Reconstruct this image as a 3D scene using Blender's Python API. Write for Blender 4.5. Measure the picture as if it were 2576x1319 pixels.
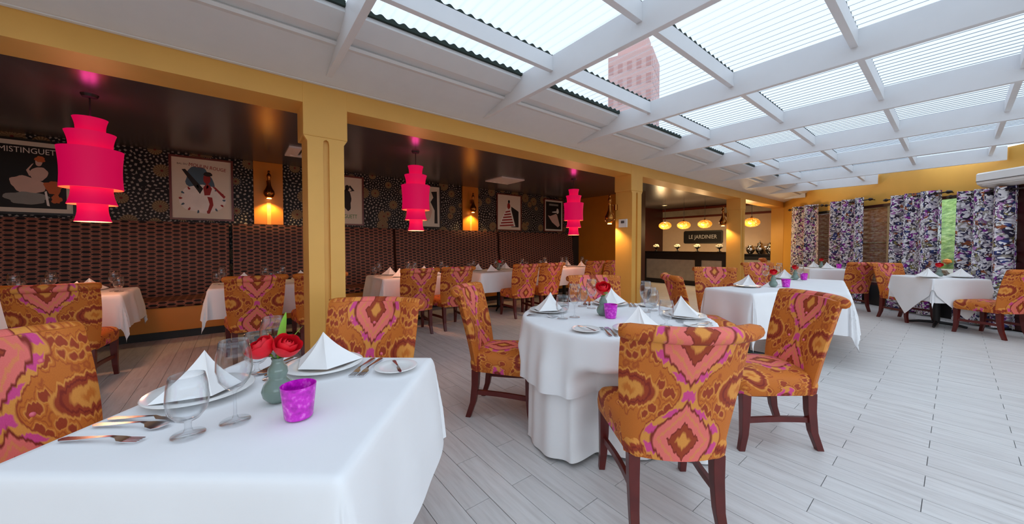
import bpy, bmesh, math, random
from mathutils import Vector, Matrix
PI = math.pi
rnd = random.Random(7)
for o in list(bpy.data.objects):
    bpy.data.objects.remove(o)
scene = bpy.context.scene
COL = scene.collection

# ------------------------------------------------------------------ camera, sky, exposure
FPX, CX, CY, HZ, CAMH = 879.0, 1288.0, 640.0, 618.0, 1.25
PITCH = math.atan((CY - HZ) / FPX)
YAW = math.atan2(2404 - 1288, FPX / math.cos(PITCH))
cam_data = bpy.data.cameras.new('camera')
cam_data.sensor_width = 36.0
cam_data.lens = 36.0 * FPX / 2576.0
cam_data.shift_y = -(659.5 - CY) / 2576.0
cam_data.clip_start = 0.02
cam_data.clip_end = 500
cam = bpy.data.objects.new('camera', cam_data)
cam.location = (0, 0, CAMH)
cam.rotation_euler = (PI / 2 - PITCH, 0, YAW)
COL.objects.link(cam)
scene.camera = cam

world = bpy.data.worlds.new('sky')
scene.world = world
world.use_nodes = True
wn = world.node_tree
bg = wn.nodes['Background']
bg.inputs['Color'].default_value = (0.76, 0.88, 1.0, 1)
bg.inputs['Strength'].default_value = 2.0
vs = scene.view_settings
vs.view_transform = 'Standard'
vs.look = 'None'
vs.gamma = 1.0
vs.use_curve_mapping = False
vs.exposure = 0.68

# pixel of the 2576x1319 photograph -> direction -> point on a known plane
_f = Vector((-math.sin(YAW) * math.cos(PITCH), math.cos(YAW) * math.cos(PITCH), -math.sin(PITCH)))
_r = Vector((math.cos(YAW), math.sin(YAW), 0))
_d = _f.cross(_r)
CAM = Vector((0, 0, CAMH))
def ray(x, y): return _f + _r * ((x - CX) / FPX) + _d * ((y - CY) / FPX)
def at_z(x, y, z): v = ray(x, y); return CAM + v * ((z - CAMH) / v.z)
def at_x(x, y, X): v = ray(x, y); return CAM + v * (X / v.x)
def at_y(x, y, Y): v = ray(x, y); return CAM + v * (Y / v.y)
def project(p):
    q = Vector(p) - CAM; w = q.dot(_f)
    if w < 0.05: return None
    return (CX + FPX * q.dot(_r) / w, CY + FPX * q.dot(_d) / w, w)

# ------------------------------------------------------------------ materials
class NB:
    """small helper for node trees"""
    def __init__(s, name):
        s.mat = bpy.data.materials.new(name)
        s.mat.use_nodes = True
        s.nt = s.mat.node_tree
        s.bsdf = s.nt.nodes['Principled BSDF']
        s.out = s.nt.nodes['Material Output']
    def n(s, t, **kw):
        x = s.nt.nodes.new(t)
        for k, v in kw.items(): setattr(x, k, v)
        return x
    def put(s, sock, v):
        if hasattr(v, 'is_output') or isinstance(v, bpy.types.NodeSocket): s.nt.links.new(v, sock)
        elif v is not None:
            if isinstance(v, (tuple, list)) and len(v) == 3 and sock.type == 'RGBA': v = (*v, 1)
            sock.default_value = v
    def m(s, op, a, b=None, c=None, clamp=False):
        x = s.n('ShaderNodeMath', operation=op); x.use_clamp = clamp
        s.put(x.inputs[0], a); s.put(x.inputs[1], b); s.put(x.inputs[2], c)
        return x.outputs[0]
    def vm(s, op, a, b=None):
        x = s.n('ShaderNodeVectorMath', operation=op)
        s.put(x.inputs[0], a); s.put(x.inputs[1], b)
        return x.outputs[0]
    def lt(s, a, t, soft=0.01):   # soft step: 1 where a < t
        return s.m('DIVIDE', s.m('SUBTRACT', t, a), soft) if False else s.m('ADD', s.m('DIVIDE', s.m('SUBTRACT', t, a), soft), 0.5, clamp=True)
    def mix(s, fac, a, b, mode='MIX'):
        x = s.n('ShaderNodeMix', data_type='RGBA', blend_type=mode)
        s.put(x.inputs[0], fac); s.put(x.inputs[6], a); s.put(x.inputs[7], b)
        return x.outputs[2]
    def xyz(s, v):
        x = s.n('ShaderNodeSeparateXYZ'); s.put(x.inputs[0], v); return x.outputs
    def comb(s, a, b, c=0.0):
        x = s.n('ShaderNodeCombineXYZ'); s.put(x.inputs[0], a); s.put(x.inputs[1], b); s.put(x.inputs[2], c); return x.outputs[0]
    def noise(s, vec, scale=5, detail=2, rough=0.5):
        x = s.n('ShaderNodeTexNoise'); s.put(x.inputs['Vector'], vec)
        x.inputs['Scale'].default_value = scale; x.inputs['Detail'].default_value = detail; x.inputs['Roughness'].default_value = rough
        return x.outputs
    def vor(s, vec, scale=5, feature='F1', rnd=1.0, dims='3D'):
        x = s.n('ShaderNodeTexVoronoi', feature=feature, voronoi_dimensions=dims); s.put(x.inputs['Vector'], vec)
        x.inputs['Scale'].default_value = scale; x.inputs['Randomness'].default_value = rnd
        return x.outputs
    def ramp(s, fac, stops, interp='LINEAR'):
        x = s.n('ShaderNodeValToRGB'); s.put(x.inputs[0], fac)
        cr = x.color_ramp; cr.interpolation = interp
        while len(cr.elements) < len(stops): cr.elements.new(0.5)
        for e, (p, c) in zip(cr.elements, stops): e.position = p; e.color = (*c, 1)
        return x.outputs[0]
    def uv(s): return s.n('ShaderNodeUVMap').outputs[0]
    def pos(s): return s.n('ShaderNodeNewGeometry').outputs['Position']
    def obj(s): return s.n('ShaderNodeTexCoord').outputs['Object']
    def bump(s, h, strength=0.3, dist=0.01):
        x = s.n('ShaderNodeBump'); s.put(x.inputs['Height'], h)
        x.inputs['Strength'].default_value = strength; x.inputs['Distance'].default_value = dist
        s.nt.links.new(x.outputs[0], s.bsdf.inputs['Normal'])
    def base(s, c, rough=0.5, metal=0.0, spec=0.5):
        s.put(s.bsdf.inputs['Base Color'], c); s.put(s.bsdf.inputs['Roughness'], rough)
        s.put(s.bsdf.inputs['Metallic'], metal); s.put(s.bsdf.inputs['Specular IOR Level'], spec)
        return s.mat
def srgb(r, g, b):
    f = lambda c: (c / 255 / 12.92) if c <= 10.31 else ((c / 255 + 0.055) / 1.055) ** 2.4
    return (f(r), f(g), f(b))
M = {}
def plain(key, col, rough=0.5, metal=0.0, spec=0.5, vary=0.06, scale=8.0):
    b = NB(key)
    nz = b.noise(b.pos(), scale, 3)[0]
    c2 = tuple(min(1, x * (1 - 2 * vary)) for x in col)
    c3 = tuple(min(1, x * (1 + 2 * vary)) for x in col)
    b.base(b.mix(nz, c2, c3), rough, metal, spec)
    M[key] = b.mat
    return b
plain('white_paint', (0.80, 0.81, 0.83), 0.45, vary=0.015)
plain('soffit_white', (0.78, 0.78, 0.78), 0.5, vary=0.02)
plain('gold_paint', srgb(228, 172, 84), 0.42, 0.12, vary=0.05, scale=3)
plain('gold_wall', srgb(222, 168, 76), 0.45, 0.1, vary=0.05, scale=3)
plain('amber_wall', srgb(205, 128, 34), 0.35, 0.1, vary=0.06, scale=3)
plain('dark_ceiling', (0.075, 0.065, 0.066), 0.26, vary=0.1, scale=2)
plain('black', (0.012, 0.012, 0.013), 0.45)
plain('black_gloss', (0.01, 0.01, 0.011), 0.2)
plain('mahogany', srgb(92, 26, 22), 0.32, vary=0.2, scale=14)
plain('dark_maroon', srgb(58, 14, 10), 0.4, vary=0.15)
plain('red_rail', srgb(112, 40, 22), 0.4, vary=0.1)
plain('cream_wall', srgb(226, 198, 166), 0.55, vary=0.03)
plain('grey_panel', srgb(190, 186, 168), 0.35, 0.3, vary=0.14, scale=6)
plain('linen', (0.86, 0.86, 0.87), 0.75, spec=0.25, vary=0.012)
plain('napkin', (0.88, 0.87, 0.86), 0.8, spec=0.2, vary=0.012)
plain('porcelain', (0.86, 0.85, 0.83), 0.15, vary=0.01)
plain('steel', (0.70, 0.70, 0.72), 0.24, 1.0, vary=0.03)
plain('silver', (0.72, 0.71, 0.70), 0.12, 1.0, vary=0.03)
plain('brass', srgb(160, 105, 50), 0.2, 1.0, vary=0.05)
plain('plastic_white', (0.80, 0.80, 0.79), 0.4, vary=0.01)
plain('screen_grey', srgb(60, 70, 76), 0.3)
plain('grout', srgb(120, 118, 118), 0.8)
plain('foam', srgb(40, 52, 46), 0.9)
plain('rose_red', srgb(226, 8, 34), 0.55, vary=0.12, scale=40)
plain('leaf_green', srgb(120, 170, 40), 0.5, vary=0.12, scale=30)
plain('stem_green', srgb(80, 120, 35), 0.5, vary=0.1, scale=30)
plain('vase_grey', srgb(120, 140, 130), 0.12, vary=0.05)
plain('flower_white', srgb(238, 232, 205), 0.6)
plain('bright_button', srgb(232, 110, 128), 0.5)
plain('paper_cream', srgb(222, 214, 198), 0.7, vary=0.02)
plain('paper_black', srgb(14, 12, 14), 0.6)
plain('ink_black', srgb(20, 16, 18), 0.6)
plain('ink_red', srgb(150, 30, 30), 0.6)
plain('ink_orange', srgb(196, 100, 50), 0.6)
plain('ink_blue', srgb(70, 100, 120), 0.6)
plain('ink_grey', srgb(140, 140, 135), 0.6)
plain('ink_green', srgb(60, 140, 80), 0.6)
plain('ink_blush', srgb(214, 180, 165), 0.6)
plain('ink_white', srgb(235, 232, 228), 0.6)
plain('frame_red', srgb(104, 38, 24), 0.35, vary=0.1)
plain('frame_dark', srgb(24, 14, 12), 0.4)
plain('curtain_rod', srgb(36, 20, 18), 0.35, 0.4)
plain('post_light', srgb(170, 150, 110), 0.6, vary=0.1)
plain('hazed_brick_tower', srgb(232, 176, 164), 0.8, vary=0.1)  # brick colour paled to imitate distance haze
plain('hazed_tower_glass', srgb(206, 128, 112), 0.3)  # tower windows paled as well, haze put into their colour
plain('rock', srgb(95, 75, 55), 0.9, vary=0.3, scale=10)
plain('orange_bloom', srgb(225, 130, 40), 0.7, vary=0.2, scale=20)
plain('earth', srgb(105, 95, 80), 0.95, vary=0.2)

b = NB('slat_wood')
p = b.obj(); x, y, z = b.xyz(p)
nz = b.noise(b.comb(b.m('MULTIPLY', x, 1.5), y, b.m('MULTIPLY', z, 9)), 3, 3)[0]
r_ = b.n('ShaderNodeObjectInfo').outputs['Random']
c = b.ramp(nz, [(0.25, srgb(110, 66, 40)), (0.5, srgb(176, 118, 76)), (0.72, srgb(226, 206, 180))])
b.base(b.mix(b.m('MULTIPLY', r_, 0.5), c, srgb(120, 72, 44)), 0.75); M['slat_wood'] = b.mat

b = NB('grass')
nz = b.noise(b.pos(), 9, 4, 0.7)[0]
b.base(b.ramp(nz, [(0.3, srgb(52, 74, 28)), (0.52, srgb(104, 130, 56)), (0.72, srgb(164, 172, 116))]), 0.9); M['grass'] = b.mat

# floor planks: pale grey wood-look tiles
b = NB('plank_tile')
geo = b.n('ShaderNodeNewGeometry')
x, y, z = b.xyz(geo.outputs['Position'])
rr = b.m('FRACT', b.m('ADD', b.m('MULTIPLY', b.n('ShaderNodeObjectInfo').outputs['Random'], 7.31), geo.outputs['Random Per Island']))
grain = b.noise(b.comb(b.m('MULTIPLY', x, 2.0), b.m('ADD', b.m('MULTIPLY', y, 22.0), b.m('MULTIPLY', rr, 40.0)), rr), 1.6, 5, 0.6)[0]
blot = b.noise(b.comb(b.m('MULTIPLY', x, 1.5), b.m('MULTIPLY', y, 4.0), b.m('MULTIPLY', rr, 9.0)), 1.5, 2)[0]
c = b.ramp(grain, [(0.26, srgb(192, 188, 186)), (0.5, srgb(216, 214, 212)), (0.72, srgb(228, 227, 226))])
c = b.mix(b.m('MULTIPLY', blot, 0.35), c, srgb(206, 202, 200))
c = b.mix(b.m('MULTIPLY', rr, 0.22), c, srgb(192, 189, 189))
b.base(c, 0.42, 0.0, 0.4); b.bump(grain, 0.12, 0.004); M['plank_tile'] = b.mat

# ikat upholstery (UV in metres)
b = NB('ikat_fabric')
ux, vy, _ = b.xyz(b.uv())
jag = b.noise(b.comb(b.m('MULTIPLY', ux, 75.0), b.m('MULTIPLY', vy, 5.0)), 1.0, 1)[0]
vj = b.m('ADD', vy, b.m('MULTIPLY', b.m('SUBTRACT', jag, 0.5), 0.055))
PP, WW = 0.435, 0.46
tu = b.m('DIVIDE', ux, WW)
mu = b.m('MULTIPLY', b.m('ABSOLUTE', b.m('SUBTRACT', tu, b.m('ROUND', tu))), WW)
tv = b.m('DIVIDE', b.m('SUBTRACT', vj, 0.44), PP)
cs = b.m('COSINE', b.m('MULTIPLY', tv, 2 * PI))
w_ = b.m('ADD', b.m('MULTIPLY', cs, 0.068), 0.084)
e_ = b.m('SUBTRACT', mu, w_)
dv0 = b.m('MULTIPLY', b.m('ABSOLUTE', b.m('SUBTRACT', tv, b.m('ROUND', tv))), PP)
r1 = b.m('ADD', b.m('DIVIDE', mu, 0.066), b.m('DIVIDE', dv0, 0.088))
dv1 = b.m('SUBTRACT', PP / 2, dv0)
du1 = b.m('SUBTRACT', WW / 2, mu)
r2 = b.m('SQRT', b.m('ADD', b.m('POWER', b.m('DIVIDE', du1, 0.10), 2.0), b.m('POWER', b.m('DIVIDE', dv1, 0.078), 2.0)))
ORANGE, BROWN, PINK, MAG, GOLD, DARK = srgb(200, 112, 38), srgb(158, 62, 30), srgb(232, 116, 108), srgb(214, 74, 142), srgb(222, 148, 66), srgb(132, 42, 26)
sym = b.comb(mu, vj)
vo = b.vor(b.comb(b.m('MULTIPLY', mu, 1.35), vj), 14.0, rnd=0.8)
col = b.mix(b.m('MULTIPLY', b.lt(b.m('ABSOLUTE', b.m('SUBTRACT', vo[0], 0.52)), 0.030, 0.03), 0.6), ORANGE, BROWN)
col = b.mix(b.lt(vo[0], 0.40, 0.06), col, GOLD)
col = b.mix(b.lt(vo[0], 0.34, 0.06), col, BROWN)
col = b.mix(b.lt(r2, 1.12, 0.06), col, GOLD)
col = b.mix(b.lt(r2, 1.0, 0.08), col, BROWN)
col = b.mix(b.lt(b.m('ABSOLUTE', b.m('SUBTRACT', r2, 0.80)), 0.05, 0.05), col, DARK)
col = b.mix(b.lt(r2, 0.56, 0.12), col, GOLD)
col = b.mix(b.lt(r2, 0.22, 0.15), col, ORANGE)
# the ogee band
band = b.mix(b.lt(b.m('SINE', b.m('MULTIPLY', vj, 75.0)), 0.1, 0.5), GOLD, MAG)
col = b.mix(b.lt(e_, 0.022, 0.004), col, BROWN)
col = b.mix(b.lt(e_, 0.016, 0.006), col, GOLD)
col = b.mix(b.lt(e_, 0.008, 0.006), col, band)
col = b.mix(b.lt(e_, -0.020, 0.008), col, DARK)
col = b.mix(b.lt(e_, -0.032, 0.008), col, PINK)
col = b.mix(b.m('MULTIPLY', b.lt(b.m('ABSOLUTE', b.m('SUBTRACT', r1, 1.55)), 0.10, 0.08), 0.55), col, GOLD)
col = b.mix(b.lt(r1, 1.0, 0.10), col, BROWN)
col = b.mix(b.lt(b.m('ABSOLUTE', b.m('SUBTRACT', r1, 0.98)), 0.05, 0.05), col, DARK)
col = b.mix(b.lt(r1, 0.48, 0.18), col, GOLD)
fine = b.noise(b.comb(b.m('MULTIPLY', ux, 260.0), b.m('MULTIPLY', vy, 260.0)), 1.0, 1)[0]
col = b.mix(0.18, col, b.mix(fine, (0.02, 0.01, 0.01), (1, 0.9, 0.8)), 'OVERLAY')
b.base(col, 0.62, 0.0, 0.35); b.bump(fine, 0.08, 0.002); M['ikat_fabric'] = b.mat

# banquette lattice fabric (UV in metres)
b = NB('lattice_fabric')
ux, vy, _ = b.xyz(b.uv())
def loz(off):
    du = b.m('ABSOLUTE', b.m('SUBTRACT', b.m('FRACT', b.m('ADD', b.m('DIVIDE', ux, 0.172), off)), 0.5))
    dv = b.m('ABSOLUTE', b.m('SUBTRACT', b.m('FRACT', b.m('ADD', b.m('DIVIDE', vy, 0.059), off)), 0.5))
    return b.m('MAXIMUM', b.m('MULTIPLY', dv, 1.35), b.m('ADD', b.m('MULTIPLY', dv, 0.7), b.m('MULTIPLY', du, 1.25)))
dmin = b.m('MINIMUM', loz(0.0), loz(0.5))
col = b.mix(b.lt(dmin, 0.405, 0.03), srgb(122, 72, 60), srgb(190, 138, 110))
col = b.mix(b.lt(dmin, 0.365, 0.03), col, srgb(70, 34, 36))
col = b.mix(b.lt(dmin, 0.325, 0.04), col, srgb(20, 13, 15))
b.base(col, 0.6, 0.0, 0.3); M['lattice_fabric'] = b.mat

# black wallpaper with pale dashes radiating from gold centres
b = NB('burst_wallpaper')
x, y, z = b.xyz(b.pos())
vec = b.comb(y, z, 0.0)
vo = b.vor(vec, 2.9, rnd=0.9, dims='2D')
loc = b.vm('SUBTRACT', vec, vo[2])
lx, ly, _ = b.xyz(loc)
dist = b.m('SQRT', b.m('ADD', b.m('MULTIPLY', lx, lx), b.m('MULTIPLY', ly, ly)))
ang = b.m('ARCTAN2', ly, lx)
ring = b.m('FLOOR', b.m('MULTIPLY', dist, 24.0))
spokes = b.m('COSINE', b.m('ADD', b.m('MULTIPLY', ang, 15.0), b.m('MULTIPLY', ring, PI)))
seg = b.m('COSINE', b.m('MULTIPLY', dist, 24.0 * 2 * PI))
dash = b.m('MULTIPLY', b.lt(b.m('MULTIPLY', spokes, -1.0), -0.45, 0.4), b.lt(seg, 0.30, 0.4))
cellr, cellg, _ = b.xyz(vo[1])
inner = b.lt(dist, b.m('ADD', b.m('MULTIPLY', cellr, 0.07), 0.05), 0.01)
col = b.mix(b.m('MULTIPLY', dash, 0.7), srgb(14, 12, 16), srgb(184, 176, 166))
fl = b.mix(b.m('MULTIPLY', b.m('ADD', spokes, 1.0), 0.5), srgb(96, 74, 44), srgb(150, 126, 92))
col = b.mix(inner, col, fl)
col = b.mix(b.lt(dist, 0.016, 0.008), col, srgb(110, 30, 24))
b.base(col, 0.5, 0.0, 0.3); M['burst_wallpaper'] = b.mat

# floral curtain print
b = NB('floral_print')
uvv = b.uv()
warp = b.noise(uvv, 9.0, 3)[1]
wv = b.vm('ADD', uvv, b.vm('MULTIPLY', b.vm('SUBTRACT', warp, (0.5, 0.5, 0.5)), (0.10, 0.10, 0.0)))
va = b.vor(wv, 17.0)
ca, cb_, cc = b.xyz(va[1])
col = b.ramp(ca, [(0.0, srgb(226, 222, 226)), (0.14, srgb(190, 182, 188)), (0.26, srgb(140, 50, 150)), (0.36, srgb(206, 196, 208)), (0.46, srgb(66, 76, 132)), (0.56, srgb(172, 164, 152)), (0.66, srgb(186, 130, 184)), (0.76, srgb(146, 136, 84)), (0.83, srgb(50, 42, 60)), (0.93, srgb(160, 92, 58))], 'CONSTANT')
col = b.mix(b.m('MULTIPLY', b.lt(b.m('MULTIPLY', va[0], -1.0), -0.55, 0.2), 0.55), col, srgb(40, 34, 52))
vb = b.vor(wv, 46.0)
cba, _, _ = b.xyz(vb[1])
col = b.mix(b.lt(cba, 0.28, 0.02), col, srgb(240, 238, 240))
col = b.mix(b.lt(b.m('SUBTRACT', 1.0, cba), 0.13, 0.02), col, srgb(58, 56, 84))
b.base(col, 0.75, 0.0, 0.2); M['floral_print'] = b.mat

# translucent corrugated roof sheet
b = NB('corrugated_sheet')
tr = b.n('ShaderNodeBsdfTransparent'); tr.inputs[0].default_value = (0.43, 0.44, 0.455, 1)
tl = b.n('ShaderNodeBsdfTranslucent'); tl.inputs[0].default_value = (0.27, 0.285, 0.31, 1)
gl = b.n('ShaderNodeBsdfGlossy'); gl.inputs['Roughness'].default_value = 0.2; gl.inputs[0].default_value = (0.8, 0.85, 0.9, 1)
lw = b.n('ShaderNodeLayerWeight'); lw.inputs[0].default_value = 0.35
m1 = b.n('ShaderNodeMixShader'); b.put(m1.inputs[0], b.m('ADD', b.m('MULTIPLY', lw.outputs['Facing'], 0.62), 0.06, clamp=True))
b.nt.links.new(tr.outputs[0], m1.inputs[1]); b.nt.links.new(tl.outputs[0], m1.inputs[2])
m2 = b.n('ShaderNodeMixShader'); m2.inputs[0].default_value = 0.06
b.nt.links.new(m1.outputs[0], m2.inputs[1]); b.nt.links.new(gl.outputs[0], m2.inputs[2])
b.nt.links.new(m2.outputs[0], b.out.inputs[0]); M['corrugated_sheet'] = b.mat

def glass(key, tint=(0.97, 0.985, 1.0), rough=0.02, k=0.9):
    b = NB(key)
    tr = b.n('ShaderNodeBsdfTransparent'); tr.inputs[0].default_value = (*tint, 1)
    gl = b.n('ShaderNodeBsdfGlossy'); gl.inputs['Roughness'].default_value = rough
    lw = b.n('ShaderNodeLayerWeight'); lw.inputs[0].default_value = 0.45
    mx = b.n('ShaderNodeMixShader'); b.put(mx.inputs[0], b.m('ADD', b.m('MULTIPLY', b.m('POWER', lw.outputs['Facing'], 2.2), k), 0.03, clamp=True))
    b.nt.links.new(tr.outputs[0], mx.inputs[1]); b.nt.links.new(gl.outputs[0], mx.inputs[2])
    b.nt.links.new(mx.outputs[0], b.out.inputs[0]); M[key] = b.mat
glass('clear_glass', (0.975, 0.98, 0.985), k=0.95)
glass('window_glass', (0.95, 0.97, 0.97), k=0.5)

b = NB('magenta_glass')
nz = b.noise(b.obj(), 60, 3)[0]
b.base(b.ramp(nz, [(0.3, srgb(170, 14, 165)), (0.55, srgb(216, 30, 205)), (0.72, srgb(238, 120, 225))]), 0.16, 0.0, 0.6)
b.put(b.bsdf.inputs['Emission Color'], srgb(216, 30, 205)); b.bsdf.inputs['Emission Strength'].default_value = 0.0
M['magenta_glass'] = b.mat
def emit(key, col, strength, base=None, rough=0.5):
    b = NB(key); b.base(base or col, rough)
    b.put(b.bsdf.inputs['Emission Color'], col); b.bsdf.inputs['Emission Strength'].default_value = strength
    M[key] = b.mat
emit('lamp_pink', srgb(240, 0, 90), 0.28, srgb(212, 0, 80), 0.6)
emit('lamp_lining', srgb(255, 150, 90), 0.35, srgb(240, 150, 110), 0.6)
emit('bulb_warm', srgb(255, 200, 120), 7.0)
b = NB('amber_globe')
vo = b.vor(b.obj(), 26)
b.base(b.mix(b.lt(vo[0], 0.28, 0.1), srgb(190, 120, 40), srgb(255, 225, 130)), 0.3)
b.put(b.bsdf.inputs['Emission Color'], b.mix(b.lt(vo[0], 0.28, 0.1), srgb(180, 100, 25), srgb(255, 220, 120)))
b.bsdf.inputs['Emission Strength'].default_value = 1.3; M['amber_globe'] = b.mat

# ------------------------------------------------------------------ mesh building
class MB:
    def __init__(s): s.v = []; s.f = []; s.uv = {}
    def add(s, verts, faces, uvs=None):
        o = len(s.v); s.v += [tuple(x) for x in verts]; s.f += [tuple(i + o for i in f) for f in faces]
        if uvs:
            for i, q in enumerate(uvs): s.uv[o + i] = q
        return s
    def box(s, x0, x1, y0, y1, z0, z1):
        return s.add([(x0, y0, z0), (x1, y0, z0), (x1, y1, z0), (x0, y1, z0), (x0, y0, z1), (x1, y0, z1), (x1, y1, z1), (x0, y1, z1)],
                     [(3, 2, 1, 0), (4, 5, 6, 7), (0, 1, 5, 4), (1, 2, 6, 5), (2, 3, 7, 6), (3, 0, 4, 7)])
    def prism(s, pts, h0, h1, axis='z'):
        n = len(pts); mk = {'z': lambda a, b_, h: (a, b_, h), 'y': lambda a, b_, h: (a, h, b_), 'x': lambda a, b_, h: (h, a, b_)}[axis]
        vv = [mk(a, b_, h0) for a, b_ in pts] + [mk(a, b_, h1) for a, b_ in pts]
        ff = [tuple(range(n - 1, -1, -1)), tuple(range(n, 2 * n))] + [(i, (i + 1) % n, n + (i + 1) % n, n + i) for i in range(n)]
        return s.add(vv, ff)
    def lathe(s, prof, seg=24, c=(0, 0, 0)):
        n = len(prof); vv = []; ff = []
        for i in range(seg):
            a = 2 * PI * i / seg
            for r, z in prof: vv.append((c[0] + r * math.cos(a), c[1] + r * math.sin(a), c[2] + z))
        for i in range(seg):
            j = (i + 1) % seg
            for k in range(n - 1):
                ff.append((i * n + k, j * n + k, j * n + k + 1, i * n + k + 1))
        return s.add(vv, ff)
    def tube(s, pts, rad, seg=8, caps=True):
        pts = [Vector(p) for p in pts]; n = len(pts); vv = []; ff = []
        rads = rad if isinstance(rad, (list, tuple)) else [rad] * n
        up = Vector((0, 0, 1))
        for i, p in enumerate(pts):
            t = (pts[min(i + 1, n - 1)] - pts[max(i - 1, 0)]).normalized()
            a = t.cross(up)
            if a.length < 1e-3: a = t.cross(Vector((1, 0, 0)))
            a.normalize(); b_ = t.cross(a).normalized()
            for k in range(seg):
                q = 2 * PI * k / seg
                vv.append(p + (a * math.cos(q) + b_ * math.sin(q)) * rads[i])
        for i in range(n - 1):
            for k in range(seg):
                l = (k + 1) % seg
                ff.append((i * seg + k, i * seg + l, (i + 1) * seg + l, (i + 1) * seg + k))
        if caps: ff += [tuple(range(seg - 1, -1, -1)), tuple((n - 1) * seg + k for k in range(seg))]
        return s.add(vv, ff)
    def rectsweep(s, secs):    # list of (centre, half width x, half width y) up a leg
        vv = []; ff = []
        for c, hx, hy in secs:
            for sx, sy in ((-1, -1), (1, -1), (1, 1), (-1, 1)): vv.append((c[0] + sx * hx, c[1] + sy * hy, c[2]))
        for i in range(len(secs) - 1):
            for k in range(4):
                l = (k + 1) % 4
                ff.append((i * 4 + k, i * 4 + l, i * 4 + 4 + l, i * 4 + 4 + k))
        ff += [(3, 2, 1, 0), tuple(len(secs) * 4 - 4 + k for k in range(4))]
        return s.add(vv, ff)
    def grid(s, fn, nu, nv, uvfn=None, wrap=False):
        vv = [fn(i / nu, j / nv) for j in range(nv + 1) for i in range(nu + 1)]
        ff = [(j * (nu + 1) + i, j * (nu + 1) + i + 1, (j + 1) * (nu + 1) + i + 1, (j + 1) * (nu + 1) + i) for j in range(nv) for i in range(nu)]
        uvs = [uvfn(i / nu, j / nv) for j in range(nv + 1) for i in range(nu + 1)] if uvfn else None
        return s.add(vv, ff, uvs)
    def mesh(s, name, mat, smooth=False, recalc=True, bevel=0.0):
        me = bpy.data.meshes.new(name)
        me.from_pydata(s.v, [], s.f); me.update()
        if s.uv:
            ul = me.uv_layers.new(name='UVMap')
            for lp in me.loops: ul.data[lp.index].uv = s.uv.get(lp.vertex_index, (0, 0))
        if recalc or bevel:
            bm = bmesh.new(); bm.from_mesh(me)
            if recalc: bmesh.ops.recalc_face_normals(bm, faces=bm.faces)
            if bevel: bmesh.ops.bevel(bm, geom=list(bm.edges), offset=bevel, segments=2, affect='EDGES', profile=0.6)
            bm.to_mesh(me); bm.free()
        me.materials.append(M[mat] if isinstance(mat, str) else mat)
        if smooth:
            for p in me.polygons: p.use_smooth = True
            if smooth == 'auto':
                me.set_sharp_from_angle(angle=math.radians(40))
        return me
    def build(s, name, mat, parent=None, smooth=False, recalc=True, bevel=0.0):
        return link(name, s.mesh(name, mat, smooth, recalc, bevel), parent)
def link(name, me, parent=None, loc=None):
    o = bpy.data.objects.new(name, me); COL.objects.link(o)
    if parent: o.parent = parent
    if loc is not None: o.location = loc
    return o
def tag(o, label=None, cat=None, group=None, kind=None):
    if label: o['label'] = label
    if cat: o['category'] = cat
    if group: o['group'] = group
    if kind: o['kind'] = kind
    return o
def thing(name, label, cat, loc=(0, 0, 0), rz=0.0, group=None):
    o = bpy.data.objects.new(name, None); COL.objects.link(o)
    o.empty_display_size = 0.1; o.location = loc; o.rotation_euler = (0, 0, rz)
    return tag(o, label, cat, group)
def struct(name, loc=(0, 0, 0)):
    o = bpy.data.objects.new(name, None); COL.objects.link(o); o.location = loc; o['kind'] = 'structure'; return o
def copy_tree(o, parent=None):
    c = o.copy(); COL.objects.link(c)
    if parent: c.parent = parent
    for ch in list(o.children): copy_tree(ch, c)
    return c
def dup(o, label, loc, rz, group=None, cat=None):
    c = copy_tree(o); c.location = loc; c.rotation_euler = (0, 0, rz); c['label'] = label
    if group: c['group'] = group
    elif 'group' in c: del c['group']
    if cat: c['category'] = cat
    return c
def text_mesh(txt, size, name, mat, parent, depth=0.002, align='CENTER', matrix=None, xscale=1.0):
    cu = bpy.data.curves.new('lettering', 'FONT'); cu.body = txt; cu.size = size; cu.align_x = align; cu.align_y = 'CENTER'
    cu.extrude = depth; cu.resolution_u = 3
    t = bpy.data.objects.new('lettering', cu); COL.objects.link(t)
    bpy.context.view_layer.update()
    me = bpy.data.meshes.new_from_object(t.evaluated_get(bpy.context.evaluated_depsgraph_get()))
    bpy.data.objects.remove(t)
    me.transform(Matrix.Diagonal((xscale, 1, 1, 1)))
    if matrix: me.transform(matrix)
    me.materials.clear(); me.materials.append(M[mat])
    return link(name, me, parent)
def lamp_light(kind, loc, energy, color, parent=None, size=0.05, **kw):
    ld = bpy.data.lights.new('glow', kind); ld.energy = energy; ld.color = color
    if hasattr(ld, 'shadow_soft_size'): ld.shadow_soft_size = size
    for k, v in kw.items(): setattr(ld, k, v)
    o = bpy.data.objects.new('glow', ld); COL.objects.link(o); o.location = loc
    if parent: o.parent = parent
    return o

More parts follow.
